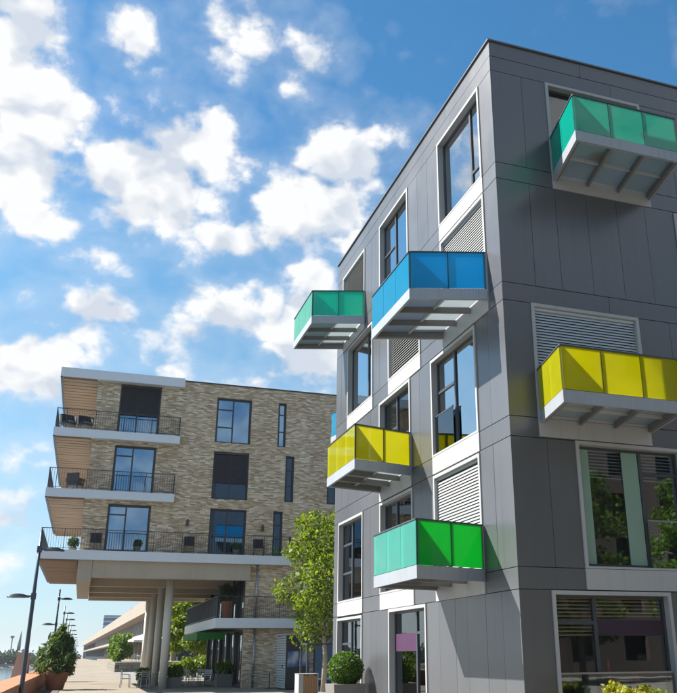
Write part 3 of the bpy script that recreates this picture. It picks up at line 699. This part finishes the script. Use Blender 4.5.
# tree between the two buildings
tree('street_tree', 'light green young tree with pale trunk in front of the brick building', (9.75, 36.0, 0), 7.25, 2.25, 2.35, 'leaf_bright', 12500, .105, 11, 'bark_pale', .11, nclump=40)
tg = empty('tree_guard', 'dark metal guard frame around the young street tree trunk', 'tree guard', (9.75, 36.0, 0))
mb = MB()
for (x, y) in ((-.85,-.5),(.55,-.5),(.55,.6),(-.85,.6)): mb.box(x-.035,x+.035,y-.035,y+.035,0,1.95)
for (a, b) in (((-.85,-.5),(.55,-.5)),((.55,-.5),(.55,.6)),((.55,.6),(-.85,.6)),((-.85,.6),(-.85,-.5))): mb.bar((*a,1.98),(*b,1.98),.06,.06)
mb.build('frame', 'dark_metal', tg)
mb = MB(); mb.lathe([(.38,0),(.38,.05),(.30,.07),(.17,.075)], 16); mb.build('grate', 'kerb', tg)
# trees and hedge seen under the brick building
for i, (x, y, h, r) in enumerate(((8.3,68,8.0,2.5),(11.6,66,9.0,2.9),(9.6,75,9.4,3.6))):
    tree('garden_tree', ('sunlit yellow-green tree beyond the columns, nearest the hedge end', 'sunlit tree rising over the hedge behind the first-floor terrace', 'tall sunlit tree standing behind the other garden trees')[i], (x,y,0), h, r, 1.9, 'leaf_bright', 9500, .2, 30+i, 'bark', .16, 'sunlit trees beyond the columns')
hb = []
for i in range(26):
    x = 6.1+i*.30; hb.append(((x-8.6, rnd.uniform(-.5,.5), rnd.uniform(.6,1.15)), (.5,.6,.55), 210))
shrub('garden_hedge', 'bright yellow-green hedge behind the cafe chairs', 'hedge', (8.6, 61.5, 0), hb, 'leaf_bright', .14, 5)

# ------------------------------------------------------------------ quay wall coping and lamps
wl = empty('quay_parapet', 'low red brick parapet with terracotta coping along the river promenade', 'wall', (-2.15, 20, 0))
mb = MB(); mb.box(-.36,.36,-30,260,0,.60); mb.build('brick_base', 'redbrick', wl)
y = -30.0
while y < 110:
    o = piece('coping_stone', 'coping', -.44, .44, y+.006, y+1.6-.006, .602, .74+rnd.uniform(-.003,.003), wl); y += 1.6
mb = MB(); mb.box(-.44,.44,110,260,.602,.74); mb.build('coping', 'coping', wl)
pier = MB(); pier.hexa([(-.5,-.8,0),(.35,-.8,0),(.35,.8,0),(-.5,.8,0),(-.2,-.75,1.75),(.35,-.75,1.75),(.35,.75,1.75),(-.2,.75,1.75)])
po = pier.build('stone_pier', 'pier_stone'); po.location = (-2.85, 50, 0); tag(po, 'sloping pinkish stone pier on the river wall behind the first lamp post', 'pier')
def lamp_post(loc, label, group, h=5.4):
    t = empty('street_lamp', label, 'street lamp', loc, group)
    mb = MB(); mb.tube([(0,0,0),(0,0,.5),(0,0,h*.6),(0,0,h)], [.085,.075,.06,.04], 10); mb.build('pole', 'lamp_metal', t, smooth=True)
    mb = MB(); mb.lathe([(.17,0),(.17,.04),(.12,.07),(.09,.12)], 14); mb.build('base_plate', 'lamp_metal', t)
    for (sg, z, ln, hl) in ((1, h-.55, .14, .62), (-1, h-2.02, .12, .66)):
        mb = MB(); mb.bar((0,0,z), (sg*(ln+.05),0,z), .05, .05); mb.box(-.075,.075,-.075,.075,z-.10,z+.10); a = mb.build('arm', 'lamp_metal', t)
        mb = MB(); x0 = sg*ln; n = 10; rings = []
        for i in range(n+1):
            f = i/n; x = x0+sg*hl*f; wd = .15*math.sin(math.pi*min(1,.12+f*.86))**.55; up = .10*math.sin(math.pi*min(1,.1+f*.8))
            rings.append([(x,-wd,z-.03),(x,-wd*.55,z-.03+up),(x,wd*.55,z-.03+up),(x,wd,z-.03),(x,wd*.5,z-.05),(x,-wd*.5,z-.05)])
        b0 = len(mb.v)
        for rg in rings: mb.v += rg
        for i in range(n):
            for k in range(6): mb.f.append((b0+i*6+k, b0+i*6+(k+1)%6, b0+(i+1)*6+(k+1)%6, b0+(i+1)*6+k))
        mb.f.append(tuple(b0+k for k in range(6))); mb.f.append(tuple(b0+n*6+k for k in range(6)))
        hd = mb.build('lamp_head', 'lamp_metal', t, smooth=False)
        mb = MB(); mb.box(min(x0+sg*.12,x0+sg*.5), max(x0+sg*.12,x0+sg*.5), -.08,.08,z-.062,z-.0505); mb.build('lens', 'lamp_glass', hd)
    return t
proto = lamp_post((-1.6, 29.6, 0), 'tall twin-headed dark lamp post nearest the potted shrub on the promenade', 'lamp posts along the promenade')
for i, y in enumerate((55.5, 74, 87, 104, 124, 146, 170, 196, 224, 254, 286, 320)):
    c = copy_tree(proto); c.location = (-1.55, y, 0); c['label'] = 'slender twin-headed lamp post in the row further along the promenade'
proto['label'] = 'tall twin-headed dark lamp post in front of the potted shrub and the brick balconies'
del proto['group']

# potted shrubs on the promenade
def pot(parent, r, h, mat='terracotta'):
    mb = MB(); mb.lathe([(r*.68,0),(r*.95,h*.86),(r*1.02,h*.86),(r*1.04,h),(r*.9,h),(r*.86,h*.86)], 22); o = mb.build('pot', mat, parent, smooth=False)
    return o
def potted(label, loc, r, h, blobs_, leafmat, leaf, seed, name='potted_shrub', group=None):
    t = empty(name, label, 'potted plant', loc, group); pot(t, r, h)
    link('foliage', leaf_mesh('foliage', blobs_, leaf, seed, mat=leafmat, aspect=4.2), None, t)
    mb = MB(); rr = random.Random(seed)
    for (c, q, n) in blobs_[:7]: mb.tube([(rr.uniform(-.1,.1)*r, rr.uniform(-.1,.1)*r, h*.8), (c[0]*.45,c[1]*.45,(h+c[2])/2), c], [.03,.02,.008], 5)
    mb.build('stem', 'bark', t, smooth=True); return t
bl = []
rr = random.Random(3)
for i in range(34):
    f = i/34; z = .85+f*1.75; rad = (.98*(1-f**2.2)+.08)*rr.uniform(.4,1); an = i*2.4; bl.append(((math.cos(an)*rad, math.sin(an)*rad, z), .24, 46))
bl.append(((.05,0,2.75),(.14,.14,.28),90))
potted('big terracotta pot with a bushy green shrub beside the first lamp post', (-1.0, 46.0, .03), .56, .80, bl, 'leaf_potted', .10, 9)
bl2 = [((math.cos(i*2.4)*.4, math.sin(i*2.4)*.4, .8+i*.05), .26, 110) for i in range(14)]
for (y, lb) in ((60, 'smaller dark leafy potted shrub further along the parapet'),):
    potted(lb, (-1.0, y, .03), .5, .7, bl2, 'leaf_dark', .13, 10)

# box ball in a square planter by the panel building
t = empty('boxwood_planter', 'clipped round boxwood ball in a grey planter beside the panel-clad building', 'potted plant', (7.05, 23.7, 0))
mb = MB(); mb.hexa([(-.40,-.40,0),(.40,-.40,0),(.40,.40,0),(-.40,.40,0),(-.46,-.46,.78),(.46,-.46,.78),(.46,.46,.78),(-.46,.46,.78)]); mb.build('planter', 'planter_grey', t)
mb = MB(); mb.lathe([(.05,-.36),(.24,-.3),(.36,-.12),(.40,.03),(.36,.2),(.22,.34),(.05,.4)], 20, (0,0,1.17)); mb.build('core', 'leaf_dark', t, smooth=True)
link('foliage', leaf_mesh('foliage', [((0,0,1.17),(.50,.50,.46),5200)], .042, 8, shell=.82, mat='leaf_box'), None, t)

# shrub in front of the ground-floor window
c = at_y(631, 692, 13.3)
bl = [((rr.uniform(-.42,.42), rr.uniform(-.25,.25), rr.uniform(.35,.86)*(c.z/.86) if False else rr.uniform(.3,.80)), .2, 330) for i in range(26)]
shrub('golden_shrub', 'yellow-green leafy shrub below the ground-floor window with the purple band', 'shrub', (c.x, 13.3, c.z-.84), bl, 'leaf_yellow', .05, 14, stem=.05)
bx = MB(); bx.box(-.62,.62,-.4,.4,0,.22); 
pb = bx.build('shrub_trough', 'planter_grey'); pb.location = (c.x, 13.3, 0); pb.scale = (1,1,1); tag(pb, 'grey trough holding the yellow-green shrub', 'planter')

# louvred utility kiosk with posters
t = empty('utility_kiosk', 'dark louvred utility cabinet with posters under the young tree', 'kiosk', (8.98, 40.0, 0))
mb = MB(); mb.box(.03,1.15,.03,2.0,.05,2.42); mb.build('body', 'kiosk_front', t)
mb = MB(); mb.box(-.02,1.2,-.02,2.05,2.422,2.49); mb.build('roof', 'grey_metal', t)
for i in range(21):
    z = .10+i*.11
    piece('side_slat', 'kiosk_slat_sunlit', .0, .028, .0, 2.0, z, z+.085, t); piece('front_slat', 'kiosk_front', .03, 1.15, .0, .028, z, z+.085, t)  # side slats get a paler colour that stands in for sun on that face
p = piece('poster', 'poster', .10,.62,-.022,-.004,1.02,1.72,t); p = piece('poster', 'poster', .66,1.12,-.022,-.004,1.05,1.78,t)
mb = MB(); mb.box(-.03,-.002,.5,.56,.95,1.12); mb.build('handle', 'dark_metal', t)
# timber planter box
t = empty('timber_box', 'tall timber-clad box with pale corner posts near the utility cabinet', 'planter', (7.24, 30.0, 0))
for i in range(5): piece('board', 'wood', .17+i*.098, .17+(i+1)*.098-.006, .02, .045, .0, .86, t)
mb = MB(); mb.box(.0,.165,.0,.6,.0,.90); mb.box(.665,.70,.0,.6,0,.90); mb.box(.166,.664,.05,.6,0,.86); mb.build('shell', 'concrete_light', t)
mb = MB(); mb.box(-.01,.71,-.012,.61,.902,.925); mb.build('lid', 'concrete_light', t)

# ------------------------------------------------------------------ balcony furniture and plants
def tub_chair(loc, rz, label, group=None):
    t = empty('balcony_chair', label, 'chair', loc, group, rz)
    mb = MB(); n = 14; prof = []
    for i in range(n+1):
        a = math.pi*(-.15+1.3*i/n); h = .62+.20*math.sin(math.pi*i/n)
        prof.append((math.cos(a)*.40, math.sin(a)*.36, h))
    for (p, q) in zip(prof, prof[1:]):
        mb.hexa([(p[0]*.8,p[1]*.8,.28),(q[0]*.8,q[1]*.8,.28),(q[0]*.92,q[1]*.92,.28),(p[0]*.92,p[1]*.92,.28),(p[0]*.88,p[1]*.88,p[2]),(q[0]*.88,q[1]*.88,q[2]),(q[0],q[1],q[2]),(p[0],p[1],p[2])])
    mb.build('backrest', 'rattan', t)
    mb = MB(); mb.lathe([(.31,.26),(.34,.30),(.34,.36),(.28,.40)], 16); mb.build('seat', 'cushion', t)
    for (x, y) in ((-.24,-.2),(.24,-.2),(-.24,.2),(.24,.2)):
        mb = MB(); mb.tube([(x*1.15,y*1.15,0),(x,y,.27)], .018, 6); mb.build('leg', 'dark_metal', t)
    return t
for (px, lab) in ((67.5, 'round dark tub chair at the outer end of the top balcony'), (84.5, 'round dark tub chair on the top balcony nearer the window')):
    p = at_y(px, 428, 43.58); t = tub_chair((p.x, 43.58, 12.33), math.pi*.1, lab); t.scale = (1.08,1.08,1.12)
def box_chair(loc, rz, label, group=None):
    t = empty('lounge_chair', label, 'chair', loc, group, rz)
    mb = MB(); mb.box(-.3,.3,-.3,.3,.24,.42); mb.build('seat', 'cushion', t)
    mb = MB(); mb.box(-.3,.3,.22,.32,.422,.85); mb.build('backrest', 'rattan', t)
    for x in (-.35,.30): mb = MB(); mb.box(x,x+.05,-.3,.32,.43,.60); mb.build('armrest', 'rattan', t)
    for (x, y) in ((-.27,-.27),(.27,-.27),(-.27,.27),(.27,.27)): mb = MB(); mb.box(x-.02,x+.02,y-.02,y+.02,0,.238); mb.build('leg', 'dark_metal', t)
    return t
# narrow balconies: seats stand between railing and wall on the wide left end, or close to the wall
for (px, py, z, Y, lab) in ((80.5, 486, 9.30, 43.6, 'dark seat on the middle balcony seen through its railing'), (95, 545, 6.38, 43.23, None)):
    if lab:
        p = at_y(px, py, Y); box_chair((p.x-.25, Y, z), 2.6, lab)
def planter_ball(loc, label, r, leafmat, seed, potm='planter_grey'):
    t = empty('balcony_plant', label, 'potted plant', loc)
    mb = MB(); mb.lathe([(.13,0),(.19,.28),(.21,.28),(.21,.33),(.17,.33)], 14); mb.build('pot', potm, t)
    link('foliage', leaf_mesh('foliage', [((0,0,.33+r*.8),r,700)], .06, seed, mat=leafmat), None, t)
    mb = MB(); mb.tube([(0,0,.3),(0,0,.33+r*.6)], .02, 6); mb.build('stem', 'bark', t); return t
p = at_y(73, 546, 45.0); planter_ball((p.x, 45.0, 6.38), 'round clipped bush in a pot at the outer end of the lowest long balcony', .30, 'leaf_dark', 21)
for (px, lab, sd_) in ((137.5, 'bushy potted plant in front of the lowest tall window', 22), (236, 'low potted plant before the curtained lower middle window', 23)):
    p = at_y(px, 548, 43.21); t = planter_ball((p.x, 43.21, 6.38), lab, .26, 'leaf_dark', sd_); t.scale = (.8,.62,.8)
def slim_chair(loc, label, rz=0):
    t = empty('folding_chair', label, 'chair', loc, None, rz)
    mb = MB(); mb.box(-.26,.26,-.10,.10,.40,.44); mb.build('seat', 'rattan', t)
    mb = MB(); mb.box(-.26,.26,.075,.10,.46,.86); mb.build('backrest', 'rattan', t)
    for x in (-.24,.24): mb = MB(); mb.bar((x,-.1,0),(x,.09,.86),.025); mb.bar((x,.1,0),(x,-.08,.40),.025); mb.build('leg', 'dark_metal', t)
    return t
for (px, lab) in ((95, 'dark folding chair beside the round bush on the long balcony'), (189, 'dark folding chair between the tall windows of the long balcony'), (258.5, 'dark folding chair under the wall lamp near the narrow window')):
    p = at_y(px, 548, 43.22); slim_chair((p.x, 43.22, 6.38), lab)
p = at_y(227.5, 616, 45.2)
bl = [((math.cos(i*2.4)*.22, math.sin(i*2.4)*.22, .95+i*.07), .2, 80) for i in range(10)]
potted('tall terracotta pot with a dark plant on the first-floor terrace', (p.x, 45.2, 3.30), .36, .92, bl, 'leaf_dark', .10, 24, 'terrace_pot')

# ------------------------------------------------------------------ cafe under the brick building
def cafe_chair(loc, rz, label, group):
    t = empty('cafe_chair', label, 'chair', loc, group, rz)
    mb = MB()
    for i in range(6): mb.box(-.2,.2,-.2+i*.068,-.2+i*.068+.05,.44,.455)
    mb.box(-.21,-.19,-.2,.2,.425,.438); mb.box(.19,.21,-.2,.2,.425,.438); mb.build('seat', 'steel', t, kind='stuff')
    mb = MB()
    for i in range(4): mb.box(-.19,.19,.205,.22,.52+i*.085,.52+i*.085+.05)
    mb.build('backrest', 'steel', t, kind='stuff')
    for (x, y) in ((-.2,-.19),(.2,-.19)): mb = MB(); mb.tube([(x*1.1,y*1.1,0),(x,y,.44),(x,y+.02,.62)], .016, 6); mb.build('leg', 'steel', t)
    for x in (-.2,.2):
        mb = MB(); mb.tube([(x*1.1,.24,0),(x,.2,.44),(x,.23,.86)], .016, 6); mb.build('leg', 'steel', t)
        mb = MB(); mb.tube([(x,-.17,.63),(x,.215,.66)], .016, 6); mb.build('armrest', 'steel', t)
    return t
def cafe_table(loc, label, group):
    t = empty('cafe_table', label, 'table', loc, group)
    mb = MB(); mb.lathe([(.34,.70),(.36,.71),(.36,.73),(.34,.735)], 20); mb.build('table_top', 'steel', t)
    mb = MB(); mb.tube([(0,0,.04),(0,0,.70)], .03, 8); mb.build('leg', 'dark_metal', t)
    mb = MB(); mb.lathe([(.22,0),(.22,.02),(.05,.05)], 16); mb.build('base', 'dark_metal', t); return t
pc = None
for (gi, (cx, cy_, lab, grp)) in enumerate(((6.35,47.4,'metal cafe chair at a table beside the planter under the terrace','cafe chairs under the terrace'),(5.3,48.8,'metal cafe chair at a table beside the planter under the terrace','cafe chairs under the terrace'),
        (3.05,46.8,'metal cafe chair beside the concrete columns','cafe chairs beside the columns'),(8.75,42.3,'metal cafe chair against the brick wall near the utility cabinet','cafe chairs by the brick wall'))):
    cafe_table((cx, cy_, .026 if cx > 3.5 else .03), ('small round metal cafe table under the terrace' if gi < 2 else 'small round metal cafe table beside the columns' if gi == 2 else 'small round metal cafe table by the brick wall'), 'cafe tables under the terrace' if gi < 2 else None)
    for (dx, dy, rz) in ((-.75,.1,math.pi/2),(.72,-.1,-math.pi/2),(.1,-.75,math.pi),(-.1,.75,0))[:(4 if gi < 2 else 3 if gi == 2 else 2)]:
        if pc is None: pc = cafe_chair((0,0,0), 0, lab, grp); c = pc
        else: c = copy_tree(pc)
        c.location = (cx+dx, cy_+dy, .026 if cx > 3.5 else .03); c.rotation_euler = (0,0,rz+rnd.uniform(-.3,.3)); c['label'] = lab; c['group'] = grp
def trough(loc, sx, sy, h, label, leafmat, seed, hh):
    t = empty('planter_trough', label, 'planter', loc)
    mb = MB(); mb.box(-sx/2,sx/2,-sy/2,sy/2,0,h); mb.build('trough', 'planter_grey', t)
    r_ = random.Random(seed); b = [((r_.uniform(-.4,.4)*sx, r_.uniform(-.3,.3)*sy, h+r_.uniform(.1,hh)), .2, 120) for i in range(12)]
    link('foliage', leaf_mesh('foliage', b, .10, seed, mat=leafmat), None, t); return t
trough((4.5,45.3,.026), .75, .45, .52, 'grey planter with leafy plants beside the front column', 'leaf_mid', 41, .42)
trough((7.05,45.6,.026), .75, .6, .62, 'grey planter with upright green plants in front of the glazed flank', 'leaf_mid', 42, .55)
trough((3.55,52.5,.026), .6, .6, .3, 'low green plant between the rear columns', 'leaf_mid', 43, .4)

# ------------------------------------------------------------------ raised terrace, parasol, hedge and the long hall beyond
t = empty('terrace_wall', 'low stone retaining wall of the raised terrace by the promenade', 'wall', (3.5, 95, 0))
for j in range(3):
    for i in range(9):
        piece('stone', 'stone_wall', i*1.3+(j%2)*.4, i*1.3+1.27+(j%2)*.4, 0, .35, j*.32+.01, j*.32+.31, t)
        if i < 9: piece('stone', 'stone_wall', -.02, .33, .37+i*3.0, .37+i*3.0+2.97, j*.32+.01, j*.32+.31, t)
tf = MB(); tf.box(3.86,40,95.36,220,.0,.93); tf.build('raised_terrace', 'paving', kind='structure')
def parasol(loc, label, r=1.9, h=3.0, group=None):
    t = empty('parasol', label, 'parasol', loc, group)
    mb = MB(); mb.tube([(0,0,0),(0,0,h)], .03, 8); mb.build('pole', 'white_metal', t)
    mb = MB(); n = 8
    for k in range(n):
        a, b = 2*math.pi*k/n, 2*math.pi*(k+1)/n
        p, q = (r*math.cos(a), r*math.sin(a), h-.75), (r*math.cos(b), r*math.sin(b), h-.75)
        mb.quad((0,0,h), p, q); mb.quad(p, q, (q[0],q[1],q[2]-.18), (p[0],p[1],p[2]-.18))
    mb.build('canopy', 'canvas', t)
    mb = MB(); mb.lathe([(.3,0),(.3,.08),(.06,.1)], 12); mb.build('base', 'concrete_light', t); return t
for i, (x, y) in enumerate(((6.6,98.5),(8.1,101.5))):
    parasol((x,y,.93), ('white parasol over the raised terrace, seen beside the columns' if i == 0 else 'white parasol standing behind another one on the raised terrace'))
for i in range(6):
    c = cafe_chair if False else None
    cc = copy_tree(pc); cc.location = (5.4+.62*i, 97.0+.9*(i%3), .93); cc.rotation_euler = (0,0,rnd.uniform(0,6)); cc['label'] = 'small chair on the raised terrace below the white parasols'; cc['group'] = 'chairs on the raised terrace'
for i, (x, y, h) in enumerate(((4.5,102,2.9),(4.4,108,3.1),(4.5,115,3.3),(4.6,123,3.3))):
    bl = [((math.cos(k*2.4)*.75*rr.uniform(.3,1), math.sin(k*2.4)*.9*rr.uniform(.3,1), .5+h*.75*rr.random()), (.62,.7,.5), 120) for k in range(18)]
    shrub('terrace_bush', 'rounded green bush growing on the edge of the raised terrace', 'bush', (x,y,.93), bl, 'leaf_mid', .22, 50+i, stem=.0, group='bushes on the raised terrace')
hall = empty('long_hall', 'long low dockside hall with pale roof band and dark glazing', 'building', (0,0,0))
ax = Vector((-.0178,1,0)).normalized(); n0 = Vector((10.3,112,0)); L_ = 460.0; side = Vector((1,.0178,0)).normalized()
def hall_box(mb, s0, s1, d0, d1, z0, z1):
    P_ = [n0+ax*s+side*d for (s, d) in ((s0,d0),(s0,d1),(s1,d1),(s1,d0))]
    mb.hexa([(p.x,p.y,z0) for p in P_]+[(p.x,p.y,z1) for p in P_])
mb = MB(); hall_box(mb, 0, L_, -1.6, 30, 7.6, 9.6); mb.build('roof_band', 'far_wall', hall)
mb = MB(); hall_box(mb, 0, L_, 1.2, 29.5, 0, 7.595); mb.build('glazed_wall', 'far_glass', hall)
mb = MB(); hall_box(mb, 0, L_, -1.2, 1.19, 4.1, 4.7); mb.build('gallery', 'far_wall', hall)
for i in range(60):
    mb = MB(); s_ = 2+i*3.6+ (i>20)*(i-20)*2; hall_box(mb, s_, s_+.5, .7, 1.19, 4.75, 7.59); mb.build('post', 'grey_metal', hall)
for i in range(26):
    mb = MB(); s_ = 2+i*7.6; hall_box(mb, s_, s_+.6, .6, 1.19, .01, 4.09); mb.build('pier', 'far_wall', hall)
for i in range(7):
    mb = MB(); hall_box(mb, 20+i*34, 26+i*34, 1, 6, 9.602, 10.9+.4*(i%3)); mb.build('roof_unit', 'far_roof', hall)
tw = empty('office_tower', 'blue glass office tower rising behind the long hall', 'building', (0,0,0))
mb = MB(); mb.box(10.5,22,515,540,0,23.5); mb.build('shaft', 'tower_blue', tw)
for i in range(9): mb = MB(); mb.box(10.3,22.2,514.7,540.2,3+i*2.4,3.7+i*2.4); mb.build('floor_band', 'tower_band', tw)
fb = empty('warehouse', 'dark brown block at the far end of the promenade', 'building', (0,0,0))
mb = MB(); mb.box(2.0,12.5,700,730,0,10.6); mb.build('wall', 'far_brick', fb)
mb = MB(); mb.box(1.6,12.9,699.6,730.4,10.602,11.4); mb.build('roof', 'far_roof', fb)
for i in range(5):
    mb = MB(); mb.box(2.8+i*2,4+i*2,699.9,699.99,5,8); mb.build('window', 'far_glass', fb)
# far bank: a wood that reads as one mass, a church spire and masts
g2 = np.random.default_rng(77); bl = []
for i in range(130):
    x = -3-i*1.35; y = 535+g2.uniform(-4,14)-(0 if x > -40 else 60*min(1,(-x-40)/120)); h = g2.uniform(4.0,8.0)*(1.0 if x > -50 else 1.25)
    bl.append(((x,y,h*.45-2.2), (4.2,4.2,h*.62), 90))
wd = link('far_woodland', leaf_mesh('far_woodland', bl, 1.5, 78, mat='leaf_far', aspect=1.1), None); wd['kind'] = 'stuff'; wd['label'] = 'dark wooded far bank across the river'; wd['category'] = 'wood'
t = empty('church_spire', 'slim greenish church spire above the trees of the far bank', 'church', (0,0,0)); p = at_y(18.5, 650, 620)
mb = MB(); mb.box(p.x-1,p.x+1,619,621,-2,p.z+2); mb.build('tower', 'far_brick', t)
mb = MB(); q = at_y(20, 631, 620); mb.hexa([(p.x-1.1,618.9,p.z+2.01),(p.x+1.1,618.9,p.z+2.01),(p.x+1.1,621.1,p.z+2.01),(p.x-1.1,621.1,p.z+2.01),(p.x+.4,619.8,q.z),(p.x+.6,619.8,q.z),(p.x+.6,620,q.z),(p.x+.4,620,q.z)]); mb.build('spire', 'spire', t)
t = empty('harbour_mast', 'thin mast with a platform left of the church spire', 'mast', (0,0,0)); p = at_y(12.7, 636, 610)
mb = MB(); mb.tube([(p.x,610,-2),(p.x,610,p.z)], [.5,.3], 8); mb.build('mast', 'spire', t)
mb = MB(); mb.box(p.x-1.1,p.x+1.1,609.4,610.6,p.z-1.4,p.z); mb.build('platform', 'spire', t)

# ------------------------------------------------------------------ across the street, mirrored in the shaded windows
nb = empty('street_block', 'brick street block behind the viewer, mirrored in the shaded windows', 'building', (0,0,0))
opp = Face((0,-22,0), (1,0,0), (0,1,0)); hl = []
for i in range(14):
    for j in range(7): hl.append((10+i*4.2, 11.9+i*4.2, 1.0+j*3.2, 3.0+j*3.2))
mb = MB(); holed_wall(mb, opp, 8, 70, 0, 23.5, hl, -.4, 0); mb.build('wall', 'far_brick', nb)  # unseen block known from reflections, made taller to darken the right face
mb = MB(); mb.box(8.1,69.9,-36,-22.8,0,23.4); mb.build('core', 'far_glass', nb)
for i, (x, y, h) in enumerate(((12,-11,10.5),(19,-9,10),(25.5,-12,11),(32,-10,10.5),(39,-13,11))):
    tree('avenue_tree', 'street tree behind the viewer, mirrored in the shaded windows', (x,y,0), h, 3.2, 2.4, 'leaf_mid', 9000, .17, 90+i, 'bark', .18, 'trees mirrored in the windows')

# things on the sill inside the ground-floor window
sl = piece('window_bench', 'inner', XC+1.75, XC+3.25, DC+.36, DC+.75, .25, .92, None); tag(sl, 'low bench inside the ground-floor window carrying the red vases', 'bench')
def vase(loc, prof, label):
    t = empty('vase', label, 'vase', loc); mb = MB(); mb.lathe(prof, 18); mb.build('body', 'red_glaze', t, smooth=True)
    mb = MB(); mb.lathe([(prof[-1][0]+.006, prof[-1][1]-.01), (prof[-1][0]+.006, prof[-1][1]+.012)], 18); mb.build('rim', 'red_glaze', t); return t
vase((XC+2.15, DC+.52, .92), [(.06,0),(.085,.08),(.085,.20),(.045,.32),(.032,.42),(.035,.47)], 'tall red bottle vase inside the ground-floor window')
vase((XC+2.72, DC+.52, .92), [(.08,0),(.13,.06),(.14,.12),(.11,.2),(.10,.22)], 'squat red bowl vase inside the ground-floor window')
# ------------------------------------------------------------------ air
hz = MB(); hz.box(-1700, 1000, -320, 4100, -8.2, 30); hzo = hz.build('haze', None, kind='stuff'); hzo['label'] = 'pale summer haze over the river and the far quay'; hzo['category'] = 'haze'
hm, T = new_mat('haze'); pv = T.n('ShaderNodeVolumePrincipled'); pv.inputs['Color'].default_value = (.82,.90,1,1); pv.inputs['Density'].default_value = .00013; pv.inputs['Anisotropy'].default_value = .2
mo = T.n('ShaderNodeOutputMaterial'); T.l(pv.outputs[0], mo.inputs['Volume']); hzo.data.materials.append(hm)

t = empty('deck_pot', 'round dark pot standing on the glass deck of the upper teal balcony', 'pot', (XC+2.05, DC-1.0, 12.02))
mb = MB(); mb.lathe([(.20,0),(.27,.30),(.29,.30),(.29,.36),(.24,.36)], 18); mb.build('pot', 'terracotta', t)
link('foliage', leaf_mesh('foliage', [((0,0,.5),.24,260)], .07, 66, mat='leaf_mid'), None, t)
